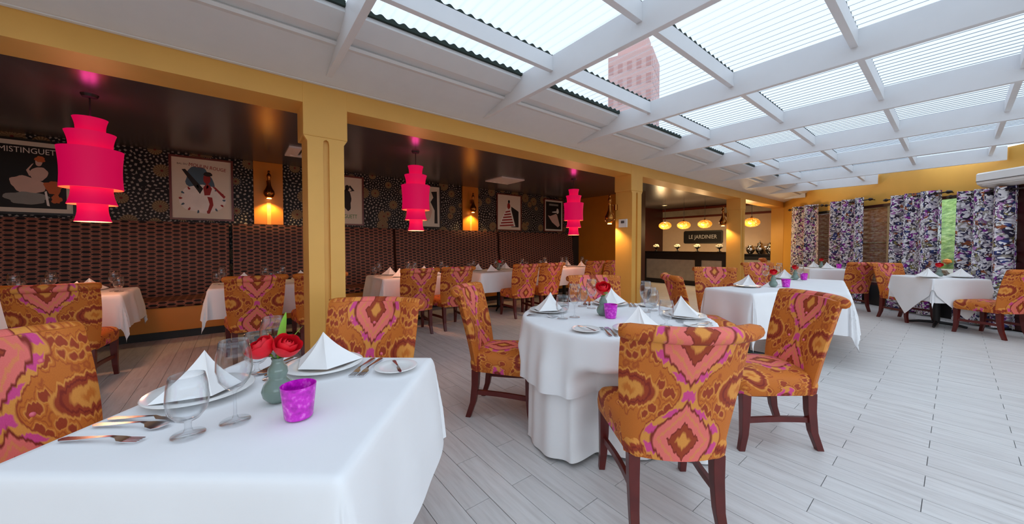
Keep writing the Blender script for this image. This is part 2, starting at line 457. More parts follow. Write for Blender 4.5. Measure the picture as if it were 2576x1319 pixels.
# ------------------------------------------------------------------ the setting
XB, XC, XI = -7.25, -3.10, -3.40         # alcove back wall, colonnade face, colonnade inner face
YL, YR = -4.0, 13.20                      # alcove ends
ZA, ZB, ZS = 2.65, 2.345, 2.51            # alcove ceiling, beam underside, beam top
XR, YN = 3.2, -3.6                        # far right and near ends of the glazed room
WSL = -0.96                               # far wall runs obliquely
def wall_y(X): return 10.65 + WSL * (X + 1.207)
W0 = Vector((XC, wall_y(XC), 0)); W1 = Vector((XR, wall_y(XR), 0))
WD = (W1 - W0).normalized(); WN = Vector((WD.y, -WD.x, 0))      # WN points into the room
WLEN = (W1 - W0).length
def wall_px(x, y):
    v = ray(x, y); q = W0 - CAM
    t = (q.x * WN.x + q.y * WN.y) / (v.x * WN.x + v.y * WN.y)
    p = CAM + v * t
    return (p - W0).dot(WD), p.z
def wall_pt(s_, out, z): q = W0 + WD * s_ + WN * out; return Vector((q.x, q.y, z))
WRZ = math.atan2(WD.y, WD.x)

# floor: slab and wood-look tiles
fl = MB().box(XB - 0.1, XR + 0.2, YL - 0.1, 13.3, -0.10, -0.006).build('floor', 'grout'); fl['kind'] = 'structure'
PL, PW, JX, JY = 0.664, 0.1395, -0.409, 2.083
pieces = []
ny0 = int((YL - JY) / PW) - 1
for j in range(ny0, ny0 + int((13.3 - YL) / PW) + 3):
    y0 = JY + j * PW
    if y0 < YL - 0.1 or y0 + PW > 13.3: continue
    off = JX + (0.5 * PL if j % 2 else 0.0)
    for i in range(-12, 8):
        x0 = off + i * PL; x1 = x0 + PL
        x0c, x1c = max(x0, XB), min(x1, XR + 0.15)
        if x1c - x0c < 0.06: continue
        xc, yc = (x0c + x1c) / 2, y0 + PW / 2
        if yc > wall_y(xc) + 0.4 and xc > XC: continue
        pr = project((xc, yc, 0))
        vis = pr is not None and -250 < pr[0] < 2826 and pr[1] < 1500
        hidden = vis and ((pr[0] < 900 and pr[1] > 950))
        pieces.append(((0 if not vis else (0.02 if hidden else 1.0) / pr[2] ** 2), x0c, x1c, y0))
pieces.sort(reverse=True)
g = 0.0016
full = MB().box(-PL / 2 + g, PL / 2 - g, -PW / 2 + g, PW / 2 - g, -0.006, 0).mesh('plank', 'plank_tile')
rest = MB(); cnt = 0
for a, x0, x1, y0 in pieces:
    if cnt < 300 and x1 - x0 > PL - 0.01 and a > 0:
        o = link('plank', full, fl, ((x0 + x1) / 2, y0 + PW / 2, rnd.uniform(-0.0006, 0.0004))); cnt += 1
    else:
        rest.box(x0 + g, x1 - g, y0 + g, y0 + PW - g, -0.006, 0)
tag(rest.build('plank_field', 'plank_tile', fl), kind='stuff')

# alcove shell
w = MB().box(XB - 0.12, XB, YL, YR + 0.1, 0, ZA).build('wall_left', 'burst_wallpaper'); w['kind'] = 'structure'
w = MB().box(XB - 0.12, XI, YR, YR + 0.12, 0, ZA).build('wall_bar', 'cream_wall'); w['kind'] = 'structure'
w = MB().box(XB - 0.12, XI, YL - 0.12, YL, 0, ZA).build('wall_near', 'amber_wall'); w['kind'] = 'structure'
w = MB().box(XB - 0.12, XC, YL - 0.12, YR + 0.12, ZA, ZA + 0.12).build('ceiling_alcove', 'dark_ceiling'); w['kind'] = 'structure'
w = MB().box(XB, -5.02, 8.12, 8.26, 0, ZA).build('wall_partition', 'amber_wall'); w['kind'] = 'structure'
w = MB().box(-5.02, -4.96, 8.10, 8.28, 0, ZA).build('trim_1', 'dark_maroon'); w['kind'] = 'structure'
tr_ = MB().box(XI, XC, YL, YR + 0.1, ZB, ZS).build('trim_2', 'gold_paint'); tr_['kind'] = 'structure'
w = MB().box(XI, XC - 0.005, YL, YR + 0.1, ZS, ZA + 0.1).build('trim_3', 'soffit_white'); w['kind'] = 'structure'
w = MB().box(XC, XC + 0.035, YL, YR - 0.3, ZS - 0.012, ZS + 0.04).build('trim_4', 'soffit_white', bevel=0.008); w['kind'] = 'structure'
# rails on the bar wall and its end pilasters
for k, (z0, z1) in enumerate(((2.56, 2.645), (2.27, 2.34))):
    w = MB().box(XB + 0.02, XI - 0.02, YR - 0.05, YR, z0, z1).build('trim_%d' % (5 + k), 'red_rail', bevel=0.01); w['kind'] = 'structure'
w = MB().box(XB + 0.1, XI - 0.05, YR - 0.02, YR, 2.34, 2.56).build('trim_7', 'grey_panel'); w['kind'] = 'structure'
w = MB().box(XI, XC, 12.46, YR + 0.1, 0, ZB).build('wall_pier', 'gold_wall'); w['kind'] = 'structure'
w = MB().box(XB, XB + 0.10, 8.26, YR, 0, ZA).build('wall_bar_side', 'dark_maroon'); w['kind'] = 'structure'

# colonnade posts
def make_column(y, label):
    t = thing('column', label, 'column', ((XC + XI) / 2, y, 0), 0, 'gold columns')
    hx = (XC - XI) / 2
    MB().box(-hx, hx - 0.03, -0.13, 0.13, 0, ZB).build('shaft', 'gold_paint', t, bevel=0.006)
    MB().box(-hx, hx + 0.004, -0.158, 0.158, 2.10, ZS + 0.0).build('capital_block', 'gold_paint', t, bevel=0.008)
    for s_ in (-1, 1):
        pts = [(s_ * 0.022, 0.0), (s_ * 0.13, 0.0), (s_ * 0.13, 2.06), (s_ * 0.155, 2.10), (0.0, 2.10), (0.0, 2.085), (s_ * 0.016, 2.075), (s_ * 0.022, 2.05)]
        MB().prism(pts, hx - 0.032, hx, 'x').build('pilaster_strip', 'gold_paint', t)
    MB().box(-hx - 0.004, hx + 0.012, -0.165, 0.165, 0.001, 0.14).build('plinth', 'gold_paint', t, bevel=0.008)
    return t
make_column(0.569, 'gold fluted column standing nearest, behind the front table with red roses')
make_column(4.93, 'gold fluted column with a white thermostat on its side')
make_column(9.335, 'slim gold column farthest away, in front of the black bar')
make_column(-3.8, 'gold fluted column at the near end of the banquette alcove')

# thermostat on the second column
t = thing('thermostat', 'small white wall thermostat on the side of the gold column', 'thermostat', (-3.25, 4.798, 1.60))
MB().box(-0.075, 0.075, -0.022, 0, -0.065, 0.065).build('case', 'plastic_white', t, bevel=0.006)
MB().box(-0.03, 0.03, -0.025, -0.021, 0.0, 0.04).build('display', 'screen_grey', t)
# roof: soffit, rafters, purlins, corrugated sheets
roof = struct('ceiling')
prof = [(XC, 2.74), (XC, 2.50), (XC + 0.05, 2.505), (-2.64, 2.60), (-2.60, 2.596), (-2.585, 2.612), (-2.60, 2.628), (-2.50, 2.628), (-2.36, 2.69), (-2.36, 2.74)]
MB().prism(prof, YN, YR - 0.2, 'y').build('soffit_board', 'soffit_white', roof)
raf_y = [0.57 + 1.41 * k for k in range(-2, 9)]
RT = 0.045
ZR0, ZR1 = 2.525, 2.735
purl_x = [-1.99, -1.225, -0.46, 0.30, 1.06, 1.82, 2.58]
def x_end(y):                                   # where the oblique wall stops things at this y
    return min(XR, -1.207 + (y - 10.65) / WSL)
for k, y in enumerate(raf_y):
    xe = x_end(y + 0.03)
    MB().box(XC + 0.06, xe, y - RT / 2, y + RT / 2, ZR0, ZR1).build('rafter', 'white_paint', roof, bevel=0.003)
wave = 0.0762
def sheet_z(y): return ZR1 + 0.010 + 0.009 * math.cos(2 * PI * y / wave)
bays = list(zip([YN] + raf_y, raf_y + [YR - 0.3]))
for a, c in bays:
    ym = (a + c) / 2
    n = int((c - a) / wave * 8)
    xe = x_end(c) if x_end(c) > -2.2 else -1.8
    y0 = a + RT / 2; y1 = c - RT / 2
    mb = MB()
    mb.grid(lambda u, v: (-2.42 + (min(XR + 0.2, xe + 0.55) + 2.42) * u, a + (c - a) * v, sheet_z(a + (c - a) * v)), 6, n)
    mb.build('roof_sheet', 'corrugated_sheet', roof, smooth=True, recalc=False)
    def closure(xp, zb, mat):
        vv = []; ff = []
        for i in range(n + 1):
            y = y0 + (y1 - y0) * i / n
            for dx in (-0.012, 0.012):
                vv += [(xp + dx, y, zb), (xp + dx, y, max(zb + 0.002, sheet_z(y) - 0.002))]
        for i in range(n):
            o = i * 4
            ff += [(o, o + 4, o + 5, o + 1), (o + 2, o + 3, o + 7, o + 6), (o, o + 2, o + 6, o + 4), (o + 1, o + 5, o + 7, o + 3)]
        MB().add(vv, ff).build('closure_strip', mat, roof)
    closure(-2.35, 2.716, 'foam')
    for xp in purl_x:
        if xp > x_end(y1) - 0.05 or xp > 2.9: continue
        MB().box(xp - 0.02, xp + 0.02, y0, y1, 2.615, 2.728).build('purlin', 'white_paint', roof, bevel=0.002)
        closure(xp + 0.004, 2.729, 'foam')

# oblique far wall with three windows, black skirting
C1, C2, C3, C4 = (1994, 2055), (2088, 2172), (2243, 2360), (2412, 2552)
wins = [(2030, 2112), (2150, 2272), (2326, 2452)]
wz0, wz1 = 0.42, 2.10
sx = [(wall_px(a, 600)[0], wall_px(c, 600)[0]) for a, c in wins]
mb = MB()
def wbox(m_, s0, s1, z0, z1, o0=-0.14, o1=0.0):
    q = [wall_pt(s0, o0, 0), wall_pt(s1, o0, 0), wall_pt(s1, o1, 0), wall_pt(s0, o1, 0)]
    return m_.add([(p.x, p.y, z) for z in (z0, z1) for p in q], [(3, 2, 1, 0), (4, 5, 6, 7), (0, 1, 5, 4), (1, 2, 6, 5), (2, 3, 7, 6), (3, 0, 4, 7)])
wbox(mb, 0.0, WLEN, wz1, 2.72)
cuts = [0.0] + [v for ab in sx for v in ab] + [WLEN]
for i in range(0, len(cuts), 2): wbox(mb, cuts[i], cuts[i + 1], wz0, wz1)
w = mb.build('wall_far', 'gold_wall'); w['kind'] = 'structure'
w = wbox(MB(), 0.0, WLEN, 0, wz0, -0.14, 0.02).build('baseboard_far', 'black'); w['kind'] = 'structure'
for k, (s0, s1) in enumerate(sx):
    wn_ = struct('window_%d' % (k + 1))
    fr = MB()
    for a, c, z0, z1 in ((s0, s1, wz1 - 0.05, wz1), (s0, s1, wz0, wz0 + 0.05), (s0, s0 + 0.05, wz0, wz1), (s1 - 0.05, s1, wz0, wz1)):
        wbox(fr, a, c, z0, z1, -0.09, 0.015)
    fo = fr.build('window_frame', 'dark_maroon' if k else 'black', wn_)
    wbox(MB(), s0 + 0.04, s1 - 0.04, wz0 + 0.04, wz1 - 0.04, -0.055, -0.050).build('pane', 'window_glass', wn_)
    if k == 1:
        sp = wall_px(2233, 600)[0]
        wbox(MB(), sp - 0.02, sp + 0.03, wz0 + 0.04, wz1 - 0.04, -0.04, 0.0).build('mullion', 'post_light', wn_)

# dark timber door right of the last curtain
sd = wall_px(2530, 600)[0]
dr = struct('door_1')
wbox(MB(), sd, sd + 0.95, 0.02, 2.12, 0.0, 0.06).build('door_leaf', 'dark_maroon', dr)
for zz in (0.2, 1.15):
    wbox(MB(), sd + 0.16, sd + 0.79, zz, zz + 0.8, 0.06, 0.072).build('door_panel', 'dark_maroon', dr)

# unseen ends: right kept open above for sky light, back closed to cut light
w = MB().box(XR, XR + 0.14, YN, W1.y + 0.05, 0, 0.85).build('wall_right', 'gold_wall'); w['kind'] = 'structure'  # unseen low gold wall, the opening above added to let side light in
w = MB().box(XC, XR + 0.14, YN - 0.14, YN, 0, 2.74).build('wall_back', 'cream_wall'); w['kind'] = 'structure'  # unseen wall, made full height to block light from behind the camera
for y in (YN + 0.1, -1.2, 1.5, 4.3, 7.0):
    w = MB().box(XR, XR + 0.12, y - 0.06, y + 0.06, 0.85, ZR0).build('trim_%d' % (20 + int(y * 2)), 'white_paint'); w['kind'] = 'structure'
w = MB().box(XR, XR + 0.12, YN - 0.1, W1.y, ZR0 - 0.01, 2.73).build('trim_40', 'white_paint'); w['kind'] = 'structure'

# ------------------------------------------------------------------ outside: ground, slat fence, grassy bank, far tower
gnd = MB().box(-160, 160, -120, 200, -0.35, -0.12).build('ground', 'earth'); gnd['kind'] = 'structure'
fence = thing('slat_fence', 'weathered brown board fence standing outside the left windows', 'fence', wall_pt(0, 0, 0) - Vector((0, 0, 0.12)), WRZ)
def wall_px_behind(x, depth):
    v = ray(x, 600); q = W0 - WN * depth - CAM
    t_ = (q.x * WN.x + q.y * WN.y) / (v.x * WN.x + v.y * WN.y)
    return (CAM + v * t_ - W0).dot(WD)
f0, f1 = -0.9, wall_px_behind(2300, 0.88)
fme = MB().box(f0, f1, 0.86, 0.90, 0, 0.1125).mesh('board', 'slat_wood', bevel=0.004)
for i in range(26):
    o = link('board', fme, fence, (0, rnd.uniform(-0.012, 0.012), 0.06 + i * 0.115))
for s_ in (f0 + 0.1, (f0 + f1) / 2, f1 - 0.08):
    MB().box(s_ - 0.04, s_ + 0.04, 0.91, 0.99, 0.0, 2.75).build('post', 'slat_wood', fence)
bank = thing('grass_bank', 'green grassy bank outside the window between the last two curtains', 'bank', wall_pt(0, 0, -0.12), WRZ)
b0 = f1 + 0.06; bl = f0 - 1.5
def bank_pt(u, v):
    s_ = bl + (b0 + 4.2 - bl) * u; d = 1.02 + 3.6 * v
    z = 0.95 + 2.0 * v ** 0.7 + 0.10 * math.sin(7 * u + 5 * v) + 0.05 * math.sin(23 * u) * math.cos(17 * v)
    return (s_, d, z)
MB().grid(bank_pt, 40, 30).build('turf', 'grass', bank, smooth=True)
for i in range(44):
    s_ = b0 + 0.1 + rnd.random() * 3.9; d = 0.72 + 0.14 * rnd.random(); zz = rnd.random() * 0.95
    r = rnd.uniform(0.07, 0.14)
    m_ = MB()
    m_.lathe([(0.001, -r * 0.7), (r * 0.75, -r * 0.5), (r, 0), (r * 0.7, r * 0.5), (0.001, r * 0.65)], 7, (s_, d + 0.1, zz + 0.06))
    m_.build('stone', 'rock', bank)
for i in range(14):
    s_ = b0 + 0.1 + rnd.random() * 2.2; r = rnd.uniform(0.04, 0.08)
    MB().lathe([(0.001, -r), (r, -0.3 * r), (r * 0.8, r * 0.5), (0.001, r * 0.8)], 8, (s_, 0.86 + rnd.random() * 0.1, 1.0 + rnd.random() * 0.12)).build('bloom', 'orange_bloom', bank)
tp = at_y(1592, 618, 62.0)
tw = thing('hazed_brick_tower', 'distant pinkish brick tower block, coloured pale for haze, seen through the clear roof sheets', 'building', (tp.x, tp.y, -0.12), 0.35)
MB().box(-4.0, 4.0, -4, 4, 0, 37.5).build('wall', 'hazed_brick_tower', tw)
MB().box(-2.6, 2.6, -2.4, 2.4, 37.5, 41.5).build('upper_storey', 'hazed_brick_tower', tw)
wme = MB().box(-0.42, 0.42, -0.06, 0.06, -0.85, 0.85).mesh('window', 'hazed_tower_glass')
for i in range(5):
    for j in range(9):
        link('window', wme, tw, (-3.4 + 1.7 * i, -4.0, 11 + 3.0 * j))
        o = link('window', wme, tw, (4.0, -3.2 + 1.6 * i, 11 + 3.0 * j)); o.rotation_euler = (0, 0, PI / 2)

# ------------------------------------------------------------------ chairs
ZSEAT, ZT = 0.475, 0.922
def back_center(t):   # centre line of the back: t 0 at rail, 1 at top
    return -0.205 - 0.152 * t ** 1.35, 0.345 + (ZT - 0.345) * t
def half_w(t): return 0.216 + 0.046 * t + 0.012 * math.sin(PI * t)
def back_pt(s_, t, off):
    y, z = back_center(t)
    w_ = half_w(t)
    a = s_ * 0.62
    yy = y + 0.085 * (1 - math.cos(s_ * 1.25)) / (1 - math.cos(1.25)) * (0.55 + 0.45 * t) + off * math.cos(a)
    return (s_ * w_ + off * -0.35 * math.sin(a), yy, z)
def make_chair(label):
    t = thing('dining_chair', label, 'chair')
    th = 0.034
    mb = MB()
    NS, NT = 14, 16
    def both(side):
        off = th if side > 0 else -th
        def fn(u, v):
            s_ = -1 + 2 * u; e = min(1.0, (1 - abs(s_)) / 0.12); e = math.sqrt(max(0.0, 1 - (1 - e) ** 2))
            bulge = 0.014 * (1 - s_ * s_) * math.sin(PI * min(1, v * 1.05)) if side > 0 else 0
            return back_pt(s_, v, off * (0.15 + 0.85 * e) + bulge)
        return fn
    uvf = lambda u, v: ((-1 + 2 * u) * half_w(v) * 1.06, back_center(v)[1])
    mb.grid(both(1), NS, NT, uvf); mb.grid(both(-1), NS, NT, uvf)
    n1 = (NS + 1) * (NT + 1)
    for j in range(NT):
        for i in (0, NS):
            a = j * (NS + 1) + i; c = a + NS + 1
            mb.f.append((a, c, c + n1, a + n1))
    for i in range(NS):
        for j in (0, NT):
            a = j * (NS + 1) + i
            mb.f.append((a, a + 1, a + 1 + n1, a + n1))
    back = mb.build('backrest', 'ikat_fabric', t, smooth='auto')
    # rolled top
    pts = []
    for i in range(17):
        s_ = -1 + 2 * i / 16
        x, y, z = back_pt(s_, 1.0, -0.022)
        pts.append((x * 1.02, y, z - 0.012))
    m2 = MB(); m2.tube(pts, [0.026] + [0.034] * 15 + [0.026], 10)
    for i, q in enumerate(m2.v): m2.uv[i] = (q[0], q[2] + 0.9 * (q[1] + 0.34))
    m2.build('top_roll', 'ikat_fabric', back, smooth=True)
    # seat
    def outline(ins, n=8):
        fx, rx, y0, y1, r = 0.248 - ins, 0.215 - ins, -0.215 + ins, 0.262 - ins, 0.05
        pts = []
        for cx_, cy_, a0, hw in ((fx - r, y1 - r, 0, 1), (-fx + r, y1 - r, PI / 2, 1), (-rx + r, y0 + r, PI, 1), (rx - r, y0 + r, 1.5 * PI, 1)):
            for k in range(n + 1):
                a = a0 + PI / 2 * k / n
                pts.append((cx_ + r * math.cos(a), cy_ + r * math.sin(a)))
        return pts
    prof = [(0.03, 0.338), (0.008, 0.342), (0.0, 0.355), (-0.004, 0.40), (0.0, 0.44), (0.012, 0.462), (0.035, 0.474), (0.08, 0.484), (0.15, 0.490)]
    ms = MB(); rings = []
    for ins, z in prof:
        o = outline(ins); rings.append(len(ms.v))
        for (x, y) in o:
            ms.uv[len(ms.v)] = (x + math.copysign(max(0, 0.474 - z), x) * (abs(x) / 0.25), y + 0.02 + math.copysign(max(0, 0.474 - z), y) * (abs(y) / 0.25))
            ms.v.append((x, y, z))
    n = len(outline(0))
    for a, c in zip(rings, rings[1:]):
        for k in range(n): ms.f.append((a + k, a + (k + 1) % n, c + (k + 1) % n, c + k))
    ms.f.append(tuple(rings[-1] + k for k in range(n))); ms.f.append(tuple(rings[0] + k for k in range(n - 1, -1, -1)))
    ms.build('seat', 'ikat_fabric', t, smooth='auto')
    for s_ in (-1, 1):
        MB().rectsweep([((s_ * 0.215, 0.225, 0.352), 0.026, 0.026), ((s_ * 0.216, 0.224, 0.22), 0.023, 0.023), ((s_ * 0.218, 0.228, 0.10), 0.019, 0.019), ((s_ * 0.222, 0.246, 0.0), 0.016, 0.017)]).build('leg', 'mahogany', t, bevel=0.003)
        MB().rectsweep([((s_ * 0.180, -0.175, 0.352), 0.025, 0.027), ((s_ * 0.180, -0.178, 0.24), 0.023, 0.025), ((s_ * 0.181, -0.195, 0.11), 0.020, 0.021), ((s_ * 0.186, -0.232, 0.0), 0.017, 0.019)]).build('leg', 'mahogany', t, bevel=0.003)
        pts = [Vector((s_ * (0.181 + (0.216 - 0.181) * k / 8 - 0.012 * math.sin(PI * k / 8)), -0.185 + 0.40 * k / 8, 0.185)) for k in range(9)]
        vv = []; ff = []
        for p_ in pts:
            for dx, dz in ((-0.010, -0.016), (0.010, -0.016), (0.010, 0.016), (-0.010, 0.016)): vv.append((p_.x + dx, p_.y, p_.z + dz))
        for i in range(8):
            for k in range(4):
                l = (k + 1) % 4; ff.append((i * 4 + k, i * 4 + l, i * 4 + 4 + l, i * 4 + 4 + k))
        MB().add(vv, ff).build('stretcher', 'mahogany', t)
    bt = MB().lathe([(0.0005, 0.006), (0.006, 0.005), (0.010, 0.0), (0.009, -0.004)], 10)
    bme = bt.mesh('button', 'bright_button', smooth=True)
    for s_, tt in ((0.0, 0.80), (-0.5, 0.82), (0.5, 0.82), (-0.27, 0.52), (0.27, 0.52)):
        o = link('button', bme, back, back_pt(s_, tt, th + 0.014 * (1 - s_ * s_) * math.sin(PI * min(1, tt * 1.05)) - 0.001))
        o.rotation_euler = (-PI / 2 + 0.25, 0, 0)
    return t
def rz_of(f): return math.atan2(f[1], f[0]) - PI / 2
chairs = [
    ((-0.875, 1.60), (-0.763, 0.647), 'ikat chair with its back to us, largest, at the round table'),
    ((-2.118, 1.604), (0.778, 0.629), 'ikat chair in side view left of the round table, facing right'),
    ((-0.785, 2.730), (-0.674, -0.738), 'ikat chair right of the round table turned to show its tufted front'),
    ((-2.055, 2.695), (0.80, -0.60), 'ikat chair on the far side of the round table behind the rose'),
    ((-1.845, -0.455), (0.629, 0.777), 'ikat chair cut off at the lower left, beside the front table'),
    ((-1.85, 0.435), (0.76, -0.65), 'ikat chair with three bright buttons facing us beyond the front table'),
    ((-4.80, -1.17), (-1, 0.05), 'ikat chair at the leftmost banquette table, back to us'),
    ((-4.80, 0.14), (-1, -0.06), 'ikat chair left of the nearest gold column at a banquette table'),
    ((-4.80, 0.76), (-1, 0.0), 'ikat chair half hidden behind the nearest gold column'),
    ((-4.80, 1.98), (-1, 0.06), 'left chair of the pair in front of the middle pink lantern'),
    ((-4.80, 2.56), (-1, 0.02), 'right chair of the pair in front of the middle pink lantern'),
    ((-4.80, 3.93), (-0.98, 0.16), 'left chair of the banquette pair seen above the round table napkin'),
    ((-4.80, 4.53), (-0.99, 0.12), 'right chair of the banquette pair seen above the round table napkin'),
    ((-4.80, 5.72), (-1, 0.0), 'left chair of the banquette pair below the farthest pink lantern'),
    ((-4.80, 6.33), (-1, 0.0), 'right chair of the banquette pair below the farthest pink lantern'),
    ((-1.66, 3.88), (0.74, 0.67), 'ikat chair leaning left, seat turned sideways before the second white table'),
    ((-1.96, 5.08), (0.52, -0.85), 'wide-backed ikat chair facing us behind the second white table'),
    ((-2.02, 7.25), (0.70, -0.70), 'ikat chair facing us in front of the slim gold column'),
    ((-1.28, 9.35), (-0.75, 0.66), 'ikat chair with its back to us before the slatted window'),
    ((-0.52, 8.82), (0.79, -0.62), 'ikat chair at the left corner of the window table'),
    ((0.335, 8.20), (-0.83, 0.555), 'ikat chair at the right edge of the picture by the window table'),
    ((-2.62, 10.25), (0.9, 0.2), 'small far ikat chair in the corner beside the first curtain'),
]
proto = None
for (x, y), f, lab in chairs:
    if proto is None:
        proto = make_chair(lab); proto['group'] = 'ikat dining chairs'
        proto.location = (x, y, 0); proto.rotation_euler = (0, 0, rz_of(f))
    else:
        dup(proto, lab, (x, y, 0), rz_of(f), 'ikat dining chairs')

# ------------------------------------------------------------------ tables and cloths
ZTAB = 0.755
def nearest(shape, x, y):
    if shape[0] == 'round':
        R = shape[1]; r = math.hypot(x, y)
        if r <= R: return x, y, 0.0, 0, 0
        return x / r * R, y / r * R, r - R, x / r, y / r
    hx, hy, pn = shape[1], shape[2], shape[3]
    qx = max(-hx, min(hx, x)); qy = max(-hy, min(hy, y))
    dx, dy = x - qx, y - qy
    d2 = math.hypot(dx, dy)
    if d2 < 1e-6: return x, y, 0.0, 0, 0
    d = (abs(dx) ** pn + abs(dy) ** pn) ** (1 / pn)
    return qx, qy, d, dx / d2, dy / d2
def drape(name, mat, shape, cloth_pts, flare, fold, kfold, seed, zlift=0.0, n=64, dents=()):
    """cloth laid over the table: cloth_pts(u, v) -> flat position, then hung over the edge"""
    r0 = random.Random(seed); ph = [r0.uniform(0, 6.28) for _ in range(6)]
    def fn(u, v):
        x, y = cloth_pts(u, v)
        qx, qy, d, nx, ny = nearest(shape, x, y)
        if d <= 0: return (x, y, ZTAB + 0.006 + zlift)
        ang = math.atan2(qy, qx) if shape[0] == 'round' else (qx * 1.0 - qy * 1.0) * 2.2 + math.atan2(ny, nx) * 1.6
        br = 0.012
        out = br * (1 - math.exp(-d / br))
        drop = d - out
        amp = fold * min(1.0, d / 0.25)
        wv = 0.5 + 0.30 * math.sin(kfold * ang + ph[0]) + 0.2 * math.sin(kfold * 1.73 * ang + ph[1])
        out += flare * d + amp * wv
        drop *= (1 - 0.02 * math.sin(3 * ang + ph[2]))
        z = ZTAB + 0.006 + zlift - drop
        if z < 0.008: out += (0.008 - z) * 0.4; z = 0.008 + 0.003 * math.sin(9 * ang)
        if dents and z < 0.60:
            R_ = math.hypot(qx, qy) + out; a_ = math.atan2(qy, qx)
            for da, hw_, lim in dents:          # a chair pushed in under the cloth
                df = abs((a_ - da + PI) % (2 * PI) - PI)
                k_ = max(0.0, min(1.0, (hw_ + 0.20 - df) / 0.20)) * max(0.0, min(1.0, (0.60 - z) / 0.10))
                k_ = k_ * k_ * (3 - 2 * k_)
                if R_ > lim: out += (lim - R_) * k_
        return (qx + nx * out, qy + ny * out, z)
    mb = MB(); mb.grid(fn, n, n)
    return mb.mesh(name, mat, smooth=True)
def sq_cloth(hx, hy, rot=0.0):
    c_, s_ = math.cos(rot), math.sin(rot)
    def fn(u, v):
        a, b_ = (2 * u - 1) * hx, (2 * v - 1) * hy
        return a * c_ - b_ * s_, a * s_ + b_ * c_
    return fn
def round_cloth(R):
    def fn(u, v):      # square to disc
        a, b_ = 2 * u - 1, 2 * v - 1
        return R * a * math.sqrt(max(0, 1 - b_ * b_ / 2)), R * b_ * math.sqrt(max(0, 1 - a * a / 2))
    return fn
def make_table(label, cx, cy, rz, shape, feet=True):
    t = thing('dining_table', label, 'table', (cx, cy, 0), rz, 'cloth-covered tables')
    if shape[0] == 'round': MB().lathe([(0.001, ZTAB - 0.03), (shape[1], ZTAB - 0.03), (shape[1], ZTAB), (0.001, ZTAB)], 40).build('tabletop', 'black', t)
    else: MB().box(-shape[1], shape[1], -shape[2], shape[2], ZTAB - 0.03, ZTAB).build('tabletop', 'black', t)
    MB().lathe([(0.04, 0.05), (0.038, ZTAB - 0.03)], 14).build('pedestal', 'black', t, smooth=True)
    for k in range(4):
        a = k * PI / 2 + PI / 4
        c_, s_ = math.cos(a), math.sin(a)
        pts = [(0.03 * c_, 0.03 * s_, 0.055), (0.18 * c_, 0.18 * s_, 0.045), (0.30 * c_, 0.30 * s_, 0.02)]
        MB().tube(pts, [0.024, 0.02, 0.016], 8).build('foot', 'black', t)
    return t
def lay(label, me, cx, cy, rz):
    o = link('tablecloth', me, None, (cx, cy, 0)); o.rotation_euler = (0, 0, rz)
    return tag(o, label, 'tablecloth', 'white tablecloths')

# front table
FT = (-1.347, 0.1045); FTR = math.radians(141)
make_table('square table under the white cloth in the left foreground', *FT, FTR, ('sq', 0.385, 0.385, 2))
lay('white tablecloth on the front table with red roses and magenta votive', drape('tablecloth', 'linen', ('sq', 0.39, 0.39, 5), sq_cloth(0.77, 0.77), 0.10, 0.022, 5.0, 3, n=90), *FT, FTR)
# round table
RTc = (-1.46, 2.05)
def RDENT(rot, more): return [(math.radians(-37) - rot, 0.50, 0.43 + more), (math.radians(211.7) - rot, 0.42, 0.49 + more), (math.radians(128) - rot, 0.36, 0.58 + more)]
make_table('round table under layered white cloths in the middle', *RTc, 0.4, ('round', 0.615))
lay('floor-length white undercloth of the round table', drape('tablecloth', 'linen', ('round', 0.585), round_cloth(0.585 + 0.755), 0.015, 0.045, 13, 5, zlift=-0.004, n=110, dents=RDENT(0.0, 0.0)), *RTc, 0)
lay('short white overcloth draped on top of the round table', drape('tablecloth', 'linen', ('round', 0.62), round_cloth(0.62 + 0.375), 0.035, 0.055, 14, 9, zlift=0.002, n=100, dents=RDENT(0.3, 0.015)), *RTc, 0.3)
# second group of tables
a1 = math.atan2(-0.31, 0.95)
T1 = (-1.435, 4.48)
make_table('small square table with cloth and one napkin behind the round table', *T1, a1, ('sq', 0.27, 0.29, 2))
lay('white cloth of the small table behind the round table', drape('tablecloth', 'linen', ('sq', 0.275, 0.295, 3), sq_cloth(0.75, 0.77), 0.06, 0.03, 6, 11), *T1, a1)
a2 = math.atan2(0.985, -0.17) - PI / 2
T2 = (-1.185, 5.74)
make_table('long table with two magenta votives under the dangling cloth points', *T2, a2, ('sq', 0.365, 0.88, 2))
lay('white cloth with pointed ruffled corners on the long table', drape('tablecloth', 'linen', ('sq', 0.37, 0.885, 2), sq_cloth(0.80, 1.32), 0.12, 0.04, 9, 13, n=80), *T2, a2)
# far table in the corner
T3 = (-1.80, 9.95)
make_table('far small table near the first two floral curtains', *T3, 0.6, ('sq', 0.33, 0.33, 2))
lay('white cloth on the far small table by the curtains', drape('tablecloth', 'linen', ('sq', 0.335, 0.335, 3), sq_cloth(0.72, 0.72), 0.05, 0.02, 6, 17, n=40), *T3, 0.6)
# window table: cloth lies diagonally so that points hang down
a4 = math.atan2(0.45, 0.505)
T4 = (-0.165, 8.57)
make_table('window table under a white cloth with a deep hanging point', *T4, a4, ('sq', 0.335, 0.335, 2))
lay('white cloth hanging in deep points from the window table', drape('tablecloth', 'linen', ('sq', 0.34, 0.34, 2), sq_cloth(0.66, 0.66, PI / 4), 0.10, 0.02, 5, 19, n=70), *T4, a4)
lay('white undercloth showing below the pointed cloth of the window table', drape('tablecloth', 'linen', ('sq', 0.336, 0.336, 3), sq_cloth(0.70, 0.70), 0.05, 0.015, 6, 23, zlift=-0.003, n=60), *T4, a4)
